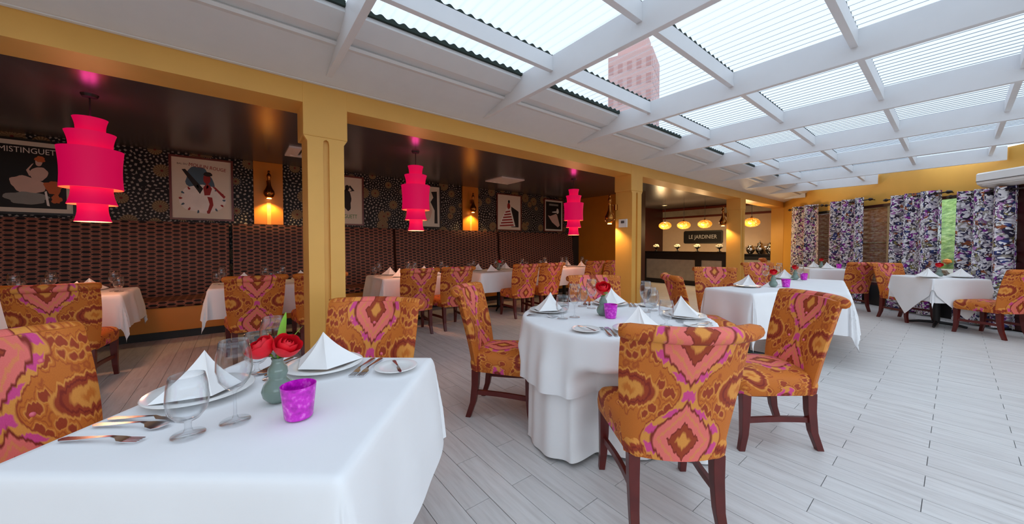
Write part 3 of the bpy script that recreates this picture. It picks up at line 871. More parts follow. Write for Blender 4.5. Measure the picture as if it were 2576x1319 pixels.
# banquette tables
bq_tabs = [(-2.20, -0.93, 'below the large black poster'), (-0.25, 1.02, 'left of the nearest gold column'), (1.68, 2.86, 'below the middle pink lantern'), (3.38, 4.72, 'between the middle and farthest pink lanterns'), (5.22, 6.60, 'below the farthest pink lantern')]
bq_xc, bq_hx = -5.56, 0.40
for k, (y0, y1, w_) in enumerate(bq_tabs):
    hy = (y1 - y0) / 2
    make_table('banquette table ' + w_, bq_xc, (y0 + y1) / 2, 0, ('sq', bq_hx, hy, 2))
    lay('white cloth of the banquette table ' + w_, drape('tablecloth', 'linen', ('sq', bq_hx + 0.005, hy + 0.005, 2.2), sq_cloth(bq_hx + 0.36, hy + 0.36), 0.10, 0.03, 7, 31 + k, n=56), bq_xc, (y0 + y1) / 2, 0)

# ------------------------------------------------------------------ tableware
ZC = ZTAB + 0.010
wine_prof = [(0.001, 0.0), (0.036, 0.001), (0.034, 0.004), (0.008, 0.008), (0.004, 0.02), (0.0035, 0.075), (0.006, 0.086), (0.020, 0.095), (0.036, 0.118), (0.042, 0.148), (0.040, 0.185), (0.033, 0.225), (0.032, 0.225), (0.039, 0.185), (0.0405, 0.148), (0.035, 0.120), (0.018, 0.099), (0.001, 0.094)]
goblet_prof = [(0.001, 0.0), (0.036, 0.001), (0.034, 0.004), (0.010, 0.009), (0.007, 0.02), (0.008, 0.034), (0.024, 0.042), (0.040, 0.064), (0.044, 0.092), (0.041, 0.13), (0.036, 0.155), (0.035, 0.155), (0.0395, 0.13), (0.0425, 0.092), (0.038, 0.066), (0.022, 0.046), (0.001, 0.042)]
wine_me = MB().lathe(wine_prof, 28).mesh('wine_glass', 'clear_glass', smooth=True)
goblet_me = MB().lathe(goblet_prof, 28).mesh('goblet', 'clear_glass', smooth=True)
plate_me = MB().lathe([(0.001, 0.004), (0.085, 0.004), (0.095, 0.008), (0.140, 0.017), (0.142, 0.019), (0.139, 0.021), (0.094, 0.012), (0.084, 0.009), (0.001, 0.009)], 40).mesh('dinner_plate', 'porcelain', smooth=True)
bread_me = MB().lathe([(0.001, 0.003), (0.045, 0.003), (0.055, 0.006), (0.080, 0.013), (0.081, 0.015), (0.079, 0.016), (0.054, 0.009), (0.044, 0.007), (0.001, 0.007)], 32).mesh('bread_plate', 'porcelain', smooth=True)
def cutlery_mesh(kind):
    mb = MB(); L = 0.20
    def strip(prof):     # (y, half width, z)
        vv = []; ff = []
        for y, w_, z in prof:
            vv += [(-w_, y, z), (w_, y, z), (w_, y, z + 0.0022), (-w_, y, z + 0.0022)]
        for i in range(len(prof) - 1):
            for k in range(4): ff.append((i * 4 + k, i * 4 + (k + 1) % 4, i * 4 + 4 + (k + 1) % 4, i * 4 + 4 + k))
        ff += [(3, 2, 1, 0), tuple(len(prof) * 4 - 4 + k for k in range(4))]
        mb.add(vv, ff)
    handle = [(-0.100, 0.004, 0.002), (-0.092, 0.010, 0.002), (-0.05, 0.008, 0.004), (0.0, 0.0045, 0.008), (0.03, 0.0035, 0.010)]
    if kind == 'knife': strip(handle + [(0.04, 0.008, 0.004), (0.09, 0.009, 0.001), (0.108, 0.006, 0.001), (0.116, 0.001, 0.001)])
    elif kind == 'spoon': strip(handle + [(0.045, 0.007, 0.008), (0.055, 0.016, 0.004), (0.075, 0.020, 0.001), (0.092, 0.015, 0.003), (0.102, 0.004, 0.006)])
    else:
        strip(handle + [(0.045, 0.006, 0.008), (0.055, 0.012, 0.004), (0.068, 0.012, 0.002)])
        for k in range(4):
            x = -0.0099 + 0.0066 * k
            mb.box(x - 0.0018, x + 0.0018, 0.066, 0.105, 0.002, 0.0042)
    return mb.mesh(kind, 'steel', smooth='auto')
fork_me, knife_me, spoon_me = (cutlery_mesh(k) for k in ('fork', 'knife', 'spoon'))
def napkin_mesh(seed):
    r0 = random.Random(seed); j = lambda a: a + r0.uniform(-0.006, 0.006)
    apex = Vector((j(0), j(0.01), 0.135))
    base = [Vector((j(-0.135), j(-0.045), 0.012)), Vector((j(-0.03), j(-0.085), 0.008)), Vector((j(0.01), j(-0.105), 0.010)), Vector((j(0.13), j(-0.04), 0.012)), Vector((j(0.05), j(0.085), 0.010)), Vector((j(-0.06), j(0.09), 0.010))]
    mb = MB()
    n = len(base)
    for k in range(n):
        A, B = base[k], base[(k + 1) % n]
        def fn(u, v):
            p = A.lerp(B, u); q = p.lerp(apex, v)
            s_ = math.sin(PI * v) * math.sin(PI * u)
            q = q + Vector((0, 0, -0.010 * s_)) + Vector((apex.x - p.x, apex.y - p.y, 0)) * 0.10 * math.sin(PI * v)
            return tuple(q)
        mb.grid(fn, 6, 7)
    me = mb.mesh('napkin', 'napkin', smooth='auto')
    bm = bmesh.new(); bm.from_mesh(me); bmesh.ops.remove_doubles(bm, verts=bm.verts, dist=0.0015); bmesh.ops.recalc_face_normals(bm, faces=bm.faces); bm.to_mesh(me); bm.free()
    for p in me.polygons: p.use_smooth = True
    me.set_sharp_from_angle(angle=math.radians(28))
    return me
napkins = [napkin_mesh(s_) for s_ in (1, 2, 3)]
def put(name, me, label, cat, group, x, y, z=ZC, rz=0.0):
    o = link(name, me, None, (x, y, z)); o.rotation_euler = (0, 0, rz)
    return tag(o, label, cat, group)
def setting(px, py, f, where, parts='pngwksb', fwd=0.12, gl=((0.17, 0.38), (0.24, 0.315)), tall=True, nap_rot=0.0, group=None):
    """place setting: (px, py) on the table edge, f points to the table's middle"""
    f = Vector((f[0], f[1])).normalized(); r = Vector((f.y, -f.x)); rz = rz_of(f)
    P = lambda rt, fw: Vector((px, py)) + r * rt + f * fw
    grp = lambda k: k
    c = P(0, fwd)
    if 'p' in parts: put('dinner_plate', plate_me, 'white dinner plate ' + where, 'plate', 'white dinner plates', c.x, c.y)
    if 'n' in parts: put('napkin', rnd.choice(napkins), 'white napkin folded in a peak ' + where, 'napkin', 'folded white napkins', c.x, c.y, ZC + (0.010 if 'p' in parts else 0), rz + nap_rot)
    if 'w' in parts: q = P(*gl[0]); put('wine_glass', wine_me, 'tall stemmed wine glass ' + where, 'glass', 'wine glasses', q.x, q.y)
    if 'g' in parts: q = P(*gl[1]); put('water_goblet', goblet_me, 'short-stemmed round goblet ' + where, 'glass', 'goblets', q.x, q.y)
    if 'k' in parts:
        for i, (me, nm) in enumerate(((knife_me, 'knife'), (spoon_me, 'spoon'))):
            q = P(0.165 + 0.035 * i, fwd - 0.01); put(nm, me, 'steel %s right of the plate ' % nm + where, nm, 'steel cutlery', q.x, q.y, ZC, rz)
    if 's' in parts:
        for i in range(2):
            q = P(-0.155 - 0.032 * i, fwd - 0.005); put('fork', fork_me, 'pair of steel forks left of the plate ' + where, 'fork', 'steel forks ' + where, q.x, q.y, ZC, rz)
    if 'b' in parts:
        q = P(-0.293, fwd + 0.02); put('bread_plate', bread_me, 'small bread plate ' + where, 'plate', 'bread plates', q.x, q.y)
        put('butter_knife', knife_me, 'butter knife lying on the bread plate ' + where, 'knife', 'butter knives', q.x + 0.01, q.y, ZC + 0.015, rz + 0.5).scale = (0.7, 0.7, 0.7)
ftu = Vector((math.cos(FTR), math.sin(FTR))); ftv = Vector((-ftu.y, ftu.x))
e = Vector(FT) + ftv * 0.39; setting(e.x, e.y, -ftv, 'at the left seat of the front table', 'pnwgks'.replace('s', ''), fwd=0.13)
q = e - ftv * 0.09 + Vector((-ftv.y, ftv.x)) * -0.0
rr_ = Vector((-ftv.y, ftv.x)) * 1.0
rgt = Vector((-ftv.y, ftv.x)); fdir = -ftv; rgt = Vector((fdir.y, -fdir.x))
q = e + rgt * 0.27 + fdir * 0.12
put('fork', fork_me, 'outermost piece of cutlery at the left seat of the front table', 'fork', 'steel cutlery', q.x, q.y, ZC, rz_of(fdir))
e = Vector(FT) + ftu * 0.39; setting(e.x, e.y, -ftu, 'at the far seat of the front table', 'pnwgksb', fwd=0.13, gl=((0.12, 0.25), (0.22, 0.20)))
def rose_mesh(seed):
    r0 = random.Random(seed); mb = MB()
    for lay_, (n, R_, top, lip) in enumerate(((3, 0.013, 18, 0.0), (4, 0.023, 30, 0.05), (5, 0.034, 44, 0.14), (6, 0.044, 62, 0.24))):
        for k in range(n):
            a = 2 * PI * k / n + lay_ * 0.7 + r0.uniform(-0.12, 0.12)
            half = PI / n * 1.45
            def fn(u, v):
                s_ = 2 * u - 1
                th_ = math.radians(165 + (top - 165) * (v * (1 - 0.13 * s_ * s_)))
                rr2 = R_ * (1 + lip * v ** 4 + 0.05 * lay_ * (1 - s_ * s_) * v)
                az = a + half * s_ * (1 - 0.15 * v)
                return (rr2 * math.sin(th_) * math.cos(az), rr2 * math.sin(th_) * math.sin(az), 0.020 + rr2 * 0.92 * math.cos(th_) + 0.012 * (3 - lay_) * 0.5)
            mb.grid(fn, 6, 8)
    mb.lathe([(0.001, -0.026), (0.012, -0.022), (0.020, -0.010)], 10)
    return mb.mesh('bloom', 'rose_red', smooth=True)
rose_me = rose_mesh(4)
def leaf_mesh(L, W, bend):
    def fn(u, v):
        w_ = W * math.sin(PI * min(1, v * 0.96 + 0.02)) ** 0.8
        return ((u - 0.5) * w_, L * v, bend * v * v + 0.15 * abs(u - 0.5) * w_)
    return MB().grid(fn, 4, 8).mesh('leaf', 'leaf_green', smooth=True)
leaf_me = leaf_mesh(0.085, 0.022, -0.01)
sepal_me = leaf_mesh(0.04, 0.014, -0.012)
vase_prof = [(0.001, 0.0), (0.026, 0.001), (0.040, 0.018), (0.044, 0.036), (0.038, 0.056), (0.026, 0.070), (0.024, 0.078), (0.028, 0.090), (0.026, 0.104), (0.017, 0.118), (0.015, 0.128), (0.018, 0.136), (0.016, 0.136), (0.013, 0.128), (0.014, 0.116), (0.001, 0.10)]
vase_me = MB().lathe(vase_prof, 26).mesh('bud_vase', 'vase_grey', smooth=True)
cup_prof = [(0.001, 0.0), (0.033, 0.0), (0.036, 0.004), (0.045, 0.090), (0.045, 0.092), (0.0425, 0.092), (0.034, 0.008), (0.001, 0.008)]
cup_me = MB().lathe(cup_prof, 30).mesh('votive_holder', 'magenta_glass', smooth='auto')
def rose(label, x, y, z, lean, rz, group='red roses', leaves=(0.4, 2.2), up=0.75, sc=1.0, leaf_len=1.6):
    t = thing('rose', label, 'flower', (x, y, z), rz, group)
    t.scale = (sc, sc, sc)
    hx = lean; hz = 0.050
    o = link('bloom', rose_me, t, (hx, 0, hz)); o.rotation_euler = (0, 0.62, 0)
    MB().tube([(0, 0, -0.05), (0, 0, 0.0), (hx * 0.8, 0, hz - 0.008)], 0.0025, 6).build('stem', 'stem_green', t)
    for k in range(4):
        o = link('sepal', sepal_me, t, (hx * 0.9, 0, hz - 0.012)); o.rotation_euler = (0.15, 0, k * PI / 2 + 0.4)
    for a in leaves:
        o = link('leaf', leaf_me, t, (0, 0, 0.005)); o.rotation_euler = (up, 0, a); o.scale = (1.5, leaf_len, 1.5)
    return t
def centrepiece(cx, cy, where, two=False, cup=(0.17, 0.03), flower=True, lf=1.3, sc=0.7):
    put('bud_vase', vase_me, 'grey glass bud vase ' + where, 'vase', 'grey bud vases', cx, cy)
    if two:
        rose('left one of the two red roses ' + where, cx, cy, ZC + 0.125, 0.044, math.radians(-82), leaves=(math.radians(140),), up=1.28, sc=sc, leaf_len=2.35)
        rose('right one of the two red roses ' + where, cx, cy, ZC + 0.125, 0.042, math.radians(32), leaves=(math.radians(-40),), up=1.05, sc=sc, leaf_len=1.9)
    elif flower:
        rose('red rose ' + where, cx, cy, ZC + 0.125, 0.012, math.atan2(-cy, -cx), leaves=(lf, lf + 2.6), up=0.5, sc=sc)
vp = at_z(700, 1008, ZC); cp = at_z(752, 1048, ZC)
centrepiece(vp.x, vp.y, 'on the front table', True, sc=0.74)
put('votive_holder', cup_me, 'magenta glass votive holder on the front table', 'votive', 'magenta votives', cp.x, cp.y)
# round table settings, one for each chair
seat_words = ['at the nearest seat of the round table', 'at the left seat of the round table', 'at the right seat of the round table', 'at the far seat of the round table']
seat_dirs = [(0.585, -0.45), (-0.66, -0.44), (0.62, 0.62), (-0.54, 0.66)]
for wds, dv_ in zip(seat_words, seat_dirs):
    dd = Vector(dv_).normalized(); e = Vector(RTc) + dd * 0.61
    setting(e.x, e.y, -dd, wds, 'pnwgksb', fwd=0.15, gl=((0.15, 0.36), (0.22, 0.29)))
c_ = at_z(1536, 800, ZC)
centrepiece(c_.x - 0.085, c_.y + 0.03, 'on the round table', False, lf=-1.35, sc=0.95)
put('votive_holder', cup_me, 'magenta glass votive holder on the round table', 'votive', 'magenta votives', c_.x, c_.y)
# second tables
wds = 'on the small table behind the round table'
p = at_z(1878, 722, ZC); setting(p.x, p.y + 0.02, (0.3, 0.95), wds, 'pn', fwd=0.0)
for k, (xx, yy) in enumerate(((1925, 712), (1953, 716))):
    p = at_z(xx, yy, ZC); put('wine_glass', wine_me, 'tall stemmed wine glass ' + wds, 'glass', 'wine glasses of the small table', p.x, p.y)
p = at_z(1945, 722, ZC); centrepiece(p.x, p.y, wds, lf=0.9)
p = at_z(1977, 722, ZC); put('votive_holder', cup_me, 'magenta glass votive holder half hidden behind the tufted chair', 'votive', 'magenta votives', p.x, p.y)
wds = 'on the long table'
for k, (xx, yy, who) in enumerate(((2022, 704, 'the open right half'),)):
    p = at_z(xx, yy, ZC); put('votive_holder', cup_me, 'magenta glass votive holder on the long table', 'votive', 'magenta votives', p.x, p.y)
p = at_z(2000, 704, ZC); centrepiece(p.x, p.y, wds, flower=True, lf=0.2)
p = at_z(1972, 702, ZC); setting(p.x, p.y, (0.3, -0.95), wds, 'pn', fwd=0.0)
for xx, yy in ((1960, 700), (2012, 707)):
    p = at_z(xx, yy, ZC); put('wine_glass', wine_me, 'tall stemmed wine glass ' + wds, 'glass', 'wine glasses of the long table', p.x, p.y)
wds = 'on the far small table by the curtains'
for i, (dx, dy) in enumerate(((0.12, -0.10), (-0.14, 0.10))):
    put('napkin', napkins[i], ('near' if i == 0 else 'far') + ' white peaked napkin ' + wds, 'napkin', 'folded white napkins', T3[0] + dx, T3[1] + dy, ZC, 0.8)
put('wine_glass', wine_me, 'wine glass ' + wds, 'glass', 'wine glasses', T3[0] - 0.1, T3[1] - 0.12)
centrepiece(T3[0] + 0.0, T3[1] + 0.03, wds, lf=1.0)
put('votive_holder', cup_me, 'magenta votive holder ' + wds, 'votive', 'magenta votives', T3[0] + 0.27, T3[1] + 0.12)
wds = 'on the window table'
for i, px_ in enumerate((2335, 2418)):
    p = at_z(px_, 702, ZC); q = Vector((p.x, p.y)) * 1.045
    setting(q.x, q.y, (-0.2, -1.0), ('left of the rose ' if i == 0 else 'right of the rose ') + wds, 'pn', fwd=0.0, nap_rot=PI)
p = at_z(2372, 702, ZC) ; centrepiece(T4[0] + 0.015, T4[1] + 0.0, wds, lf=-1.0, sc=0.8)
# banquette tables
for k, (y0, y1, w_) in enumerate(bq_tabs):
    wds = 'on the banquette table ' + w_
    n = 2
    for i in range(n):
        yc = y0 + (y1 - y0) * (i + 0.5) / n
        for sd_, nm in ((1, 'chair side'), (-1, 'bench side')):
            xx = bq_xc + sd_ * 0.23
            put('napkin', napkins[(i + k) % 3], 'white peaked napkin ' + wds, 'napkin', 'napkins ' + wds, xx, yc + rnd.uniform(-0.02, 0.02), ZC, sd_ * PI / 2 + rnd.uniform(-0.3, 0.3))
            put('wine_glass', wine_me, 'tall stemmed wine glass ' + wds, 'glass', 'wine glasses ' + wds, bq_xc + sd_ * 0.05, yc + sd_ * 0.22, ZC)
            put('water_goblet', goblet_me, 'short-stemmed goblet ' + wds, 'glass', 'goblets ' + wds, bq_xc + sd_ * 0.13, yc + sd_ * 0.27, ZC)
    if k == 3:
        put('bud_vase', vase_me, 'grey glass bud vase ' + wds, 'vase', 'grey bud vases', bq_xc, (y0 + y1) / 2)
        rose('red rose ' + wds, bq_xc, (y0 + y1) / 2, ZC + 0.125, 0.008, YAW, sc=0.7)

# ------------------------------------------------------------------ banquette
secs = [(-3.9, -0.08, 'long banquette section below the large black poster'), (-0.06, 2.50, 'banquette section behind the nearest gold column'), (2.53, 5.10, 'banquette section below the middle pink lantern'), (5.13, 7.84, 'banquette section at the far end by the amber wall')]
for y0, y1, lab in secs:
    t = thing('banquette', lab, 'banquette', (0, 0, 0), 0, 'banquette sections')
    MB().box(XB + 0.03, -6.44, y0, y1, 0.11, 0.43).build('base', 'amber_wall', t, bevel=0.006)
    MB().box(XB + 0.03, -6.50, y0, y1, 0.0, 0.11).build('toe_kick', 'black', t)
    def uvbox(mb, x0, x1, z0, z1, lean=0.0):
        n = 6
        vv = []; ff = []; uvs = []
        pr = []
        for k in range(n + 1):
            v = k / n; pr.append((x1 - lean * v + 0.02 * math.sin(PI * v), z0 + (z1 - z0) * v))
        pr = [(x0, z0)] + pr + [(x0, z1)]
        acc = 0; ac = [0]
        for a, c in zip(pr, pr[1:]): acc += math.hypot(a[0] - c[0], a[1] - c[1]); ac.append(acc)
        m_ = len(pr)
        for yy in (y0 + 0.012, y1 - 0.012):
            for (x, z), s_ in zip(pr, ac): vv.append((x, yy, z)); uvs.append((yy, s_))
        for k in range(m_): ff.append((k, (k + 1) % m_, m_ + (k + 1) % m_, m_ + k))
        ff += [tuple(range(m_ - 1, -1, -1)), tuple(range(m_, 2 * m_))]
        mb.add(vv, ff, uvs); return mb
    uvbox(MB(), XB + 0.05, -6.42, 0.43, 0.52).build('seat_cushion', 'lattice_fabric', t, smooth='auto')
    uvbox(MB(), XB + 0.03, -6.98, 0.52, 1.17, 0.06).build('back_cushion', 'lattice_fabric', t, smooth='auto')
    uvbox(MB(), XB + 0.03, -7.04, 1.172, 1.595, 0.03).build('back_cushion', 'lattice_fabric', t, smooth='auto')
MB().box(XB, XB + 0.2, 7.86, 8.12, 0, 1.60).build('banquette_end', 'black')
tag(bpy.data.objects['banquette_end'], 'black end panel closing the banquette beside the amber wall', 'panel')

# gold pilasters and sconces on the alcove wall
sconce_prof = [(0.001, 0.0), (0.030, 0.006), (0.062, 0.030), (0.080, 0.075), (0.076, 0.115), (0.050, 0.165), (0.032, 0.215), (0.024, 0.28), (0.020, 0.33), (0.028, 0.345), (0.032, 0.375), (0.022, 0.405), (0.012, 0.415), (0.020, 0.435), (0.016, 0.455), (0.001, 0.462)]
bulb_body = MB().lathe(sconce_prof, 22).mesh('globe_body', 'brass', smooth=True)
def sconce(label, loc, dirx, diry):
    t = thing('wall_sconce', label, 'sconce', loc, 0, 'brass bottle-shaped sconces')
    link('globe_body', bulb_body, t, (dirx * 0.11, diry * 0.11, 0.0))
    MB().lathe([(0.001, -0.002), (0.034, 0.0), (0.034, 0.006), (0.001, 0.006)], 16, (dirx * 0.11, diry * 0.11, -0.006)).build('light_opening', 'bulb_warm', t)
    MB().tube([(0, 0, 0.26), (dirx * 0.06, diry * 0.06, 0.30), (dirx * 0.11, diry * 0.11, 0.30)], 0.010, 8).build('bracket', 'brass', t)
    MB().lathe([(0.001, -0.05), (0.03, -0.045), (0.03, 0.045), (0.001, 0.05)], 12, (dirx * 0.012, diry * 0.012, 0.26)).build('wall_rose', 'brass', t)
    s_ = lamp_light('SPOT', (dirx * 0.11, diry * 0.11, -0.03), 16, (1.0, 0.62, 0.25), t, 0.03, spot_size=math.radians(130), spot_blend=0.6)
    return t
for px0, px1, lab, ps in ((638, 712, 'left of the nearest column', None), (1163, 1202, 'right of the middle pink lantern', None)):
    ya, yb = at_x(px0, 500, -7.22).y, at_x(px1, 500, -7.22).y
    t = thing('pilaster', 'flat gold pilaster on the papered wall ' + lab, 'pilaster', (XB, (ya + yb) / 2, 0), 0, 'gold wall pilasters')
    h = (yb - ya) / 2
    MB().box(0.0, 0.05, -h, h, 1.605, ZA).build('board', 'amber_wall', t, bevel=0.005)
    MB().box(0.05, 0.056, -0.028, 0.028, 1.605, 1.98).build('centre_strip', 'gold_wall', t)
    sconce('brass bottle-shaped sconce on the gold pilaster ' + lab, (XB + 0.05, (ya + yb) / 2, 2.035), 1, 0)
sconce('brass sconce on the alcove side of the column with the thermostat', (XI + 0.02, 4.795, 1.60), -0.55, -0.83)
sconce('brass sconce on the alcove side of the slim far column', (XI + 0.02, 9.20, 1.72), -0.55, -0.83)

# ------------------------------------------------------------------ posters
def poster(label, y0, y1, z0, z1, frame_mat, paper, border=0.03, fw=0.028):
    t = thing('poster', label, 'poster', (XB + 0.004, (y0 + y1) / 2, (z0 + z1) / 2), 0, 'framed posters')
    W, H_ = (y1 - y0) / 2, (z1 - z0) / 2
    fr = MB()
    for a in ((-W, W, H_ - fw, H_), (-W, W, -H_, -H_ + fw), (-W, -W + fw, -H_ + fw, H_ - fw), (W - fw, W, -H_ + fw, H_ - fw)):
        fr.box(0, 0.03, a[0], a[1], a[2], a[3])
    fr.build('frame', frame_mat, t)
    MB().box(0, 0.014, -W + fw, W - fw, -H_ + fw, H_ - fw).build('mount', 'paper_cream', t)
    MB().box(0.014, 0.0155, -W + fw + border, W - fw - border, -H_ + fw + border, H_ - fw - border).build('print', paper, t)
    t['_w'] = W - fw - border; t['_h'] = H_ - fw - border
    return t
def ink(t, pts, mat, layer=1, name='printed_shape'):
    """flat printed shape; pts in -1..1 of the print area"""
    W, H_ = t['_w'], t['_h']
    x0 = 0.0150 + 0.0006 * layer
    MB().prism([(a * W, b_ * H_) for a, b_ in pts], x0, x0 + 0.0006, 'x').build(name, mat, t)
def blob(cx_, cy_, rx, ry, n=16, wob=0.0, seed=0, rot=0.0):
    r0 = random.Random(seed); out = []; n = max(n, 12) * 2; ph_ = [r0.uniform(0, 6.28) for _ in range(3)]
    for i in range(n):
        a = 2 * PI * i / n; k = 1 + wob * (0.6 * math.sin(3 * a + ph_[0]) + 0.5 * math.sin(5 * a + ph_[1]) + 0.4 * math.sin(8 * a + ph_[2]))
        x, y = rx * k * math.cos(a), ry * k * math.sin(a)
        out.append((cx_ + x * math.cos(rot) - y * math.sin(rot), cy_ + x * math.sin(rot) + y * math.cos(rot)))
    return out
TXM = Matrix(((0, 0, 1, 0), (1, 0, 0, 0), (0, 1, 0, 0), (0, 0, 0, 1)))   # text XY -> wall YZ, facing +X
def lettering(t, txt, cy_, size, mat, cx_=0.0, xs=1.0, layer=4, tilt=0.0):
    mx = Matrix.Translation((0.0150 + 0.0006 * layer, cx_ * t['_w'], cy_ * t['_h'])) @ TXM @ Matrix.Rotation(tilt, 4, 'Z')
    text_mesh(txt, size, 'lettering', mat, t, 0.0005, 'CENTER', mx, xs)
PZ0, PZ1 = 1.640, 2.585
# large black poster, partly out of the picture
yb = at_x(190, 450, -7.22).y; ya = yb - 0.72
t = poster('large black poster with pale reclining dancer and white capitals', ya, yb, PZ0, PZ1, 'frame_dark', 'paper_black', 0.055)
lettering(t, 'MISTINGUETT', 0.84, 0.098, 'ink_white', 0.0, 0.80)
ink(t, blob(-0.10, -0.25, 0.52, 0.26, 18, 0.10, 1, -0.15), 'ink_blush', 1)
ink(t, blob(-0.15, -0.68, 0.62, 0.20, 16, 0.12, 2), 'ink_grey', 2)
ink(t, blob(0.22, 0.12, 0.26, 0.22, 14, 0.06, 3, 0.4), 'ink_blush', 2)
ink(t, blob(0.22, 0.50, 0.10, 0.13, 14, 0.04, 4), 'ink_blush', 3)
ink(t, blob(0.26, 0.60, 0.15, 0.10, 12, 0.14, 5), 'ink_orange', 4)
ink(t, [(0.02, 0.42), (0.08, 0.46), (-0.06, 0.24), (0.06, 0.10), (0.14, 0.04), (-0.06, 0.04), (-0.14, 0.22)], 'ink_blush', 3)
ink(t, blob(0.62, -0.30, 0.26, 0.22, 14, 0.16, 6, -0.3), 'ink_orange', 3)
ink(t, blob(0.70, -0.68, 0.16, 0.14, 12, 0.2, 7), 'ink_orange', 2)
ink(t, [(0.36, -0.45), (0.42, -0.42), (0.50, -0.92), (0.42, -0.90)], 'ink_white', 4)
# red-framed poster
ya, yb = at_x(430, 470, -7.22).y - 0.02, at_x(583, 470, -7.22).y + 0.02
t = poster('red-framed poster with a masked dancer in a white ruffled skirt', ya, yb, PZ0, PZ1 + 0.02, 'frame_red', 'paper_cream', 0.02)
lettering(t, 'BAL DU', 0.83, 0.034, 'ink_black', -0.70, 1.0, tilt=0.0)
lettering(t, 'MOULIN ROUGE', 0.78, 0.074, 'ink_red', 0.20, 0.80, tilt=-0.10, layer=6)
ink(t, blob(-0.10, 0.32, 0.52, 0.42, 16, 0.10, 8, -0.5), 'ink_blue', 1)
ink(t, blob(0.0, -0.36, 0.82, 0.50, 20, 0.07, 9), 'ink_white', 2)
ink(t, [(-0.72, 0.64), (-0.60, 0.66), (0.02, 0.02), (-0.10, -0.18)], 'ink_black', 3)
ink(t, blob(0.16, 0.38, 0.13, 0.19, 14, 0.04, 10), 'ink_red', 3)
ink(t, blob(0.20, 0.54, 0.16, 0.08, 12, 0.06, 11), 'ink_black', 4)
ink(t, [(0.02, 0.06), (0.14, 0.20), (0.24, 0.18), (0.34, 0.04), (0.26, -0.20), (0.06, -0.22)], 'ink_red', 3)
ink(t, [(0.16, -0.26), (0.34, -0.28), (0.38, -0.55), (0.24, -0.86), (0.14, -0.86), (0.24, -0.52)], 'ink_red', 4)
ink(t, [(0.34, 0.12), (0.46, 0.10), (0.84, -0.22), (0.78, -0.30)], 'ink_red', 4)
for i in range(14):
    a = 2 * PI * i / 14
    ink(t, blob(0.78 * math.cos(a), -0.36 + 0.46 * math.sin(a), 0.06, 0.035, 8, 0.2, 20 + i, a), 'ink_red' if i % 2 else 'ink_blue', 3)
# beige poster partly behind the column
yb = at_x(915, 500, -7.22).y; ya = yb - 0.72
t = poster('beige poster with a black dancing figure and green lettering, behind the column', ya, yb, PZ0, PZ1, 'frame_red', 'paper_cream', 0.02)
ink(t, blob(0.18, 0.05, 0.24, 0.50, 14, 0.12, 31, 0.15), 'ink_black', 1)
ink(t, blob(0.20, 0.58, 0.12, 0.12, 12, 0.05, 32), 'ink_black', 1)
ink(t, [(0.30, 0.40), (0.62, 0.46), (0.36, 0.70), (0.30, 0.62), (0.46, 0.48)], 'ink_black', 2)
lettering(t, 'MISTINGUETT', -0.72, 0.105, 'ink_green', 0.0, 0.72)
# poster behind the middle lantern
yb = at_x(1109, 500, -7.22).y; ya = yb - 0.74
t = poster('beige and black poster half hidden by the middle pink lantern', ya, yb, PZ0, PZ1, 'frame_dark', 'paper_cream', 0.035)
ink(t, [(0.45, 0.80), (0.90, 0.85), (0.95, -0.9), (0.70, -0.9), (0.72, -0.2), (0.40, 0.25), (0.62, 0.5)], 'ink_black', 1)
ink(t, blob(0.10, -0.20, 0.38, 0.60, 16, 0.10, 41), 'ink_blush', 2)
# red striped dress
ya, yb = at_x(1250, 530, -7.22).y, at_x(1312, 530, -7.22).y
t = poster('poster of a figure in a red and white striped gown', ya, yb, PZ0 - 0.005, PZ1, 'frame_red', 'paper_cream', 0.05)
ink(t, [(0.20, 0.40), (0.95, 0.10), (0.95, -0.95), (0.20, -0.95)], 'ink_black', 1)
ink(t, [(-0.25, 0.30), (0.15, 0.30), (0.62, -0.90), (-0.92, -0.90), (-0.80, -0.45)], 'ink_white', 2)
for i in range(6):
    z = 0.12 - 0.18 * i; wd = 0.28 + 0.11 * i
    ink(t, [(-wd - 0.10, z - 0.06), (wd * 0.6 - 0.10, z + 0.02), (wd * 0.66 - 0.08, z - 0.07), (-wd - 0.12, z - 0.15)], 'ink_red', 3)
ink(t, blob(-0.06, 0.42, 0.15, 0.20, 12, 0.06, 51), 'ink_red', 3)
ink(t, blob(-0.04, 0.70, 0.10, 0.12, 12, 0.05, 52), 'ink_black', 3)
# black poster with pale fan skirt
ya, yb = at_x(1369, 540, -7.22).y, at_x(1417, 540, -7.22).y
t = poster('small black poster with a pale fan-skirted figure beside the farthest lantern', ya, yb, PZ0 + 0.005, PZ1, 'frame_red', 'paper_black', 0.05)
ink(t, [(0.30, 0.15), (0.45, 0.05), (0.80, -0.70), (0.55, -0.85), (-0.20, -0.50), (-0.75, 0.0), (-0.45, -0.05)], 'ink_blush', 1)
ink(t, blob(0.50, 0.34, 0.16, 0.20, 12, 0.08, 61), 'ink_white', 2)
ink(t, [(0.30, 0.34), (-0.20, 0.28), (-0.20, 0.22), (0.32, 0.22)], 'ink_white', 2)
ink(t, [(-0.6, 0.72), (0.6, 0.72), (0.6, 0.86), (-0.6, 0.86)], 'ink_grey', 2)

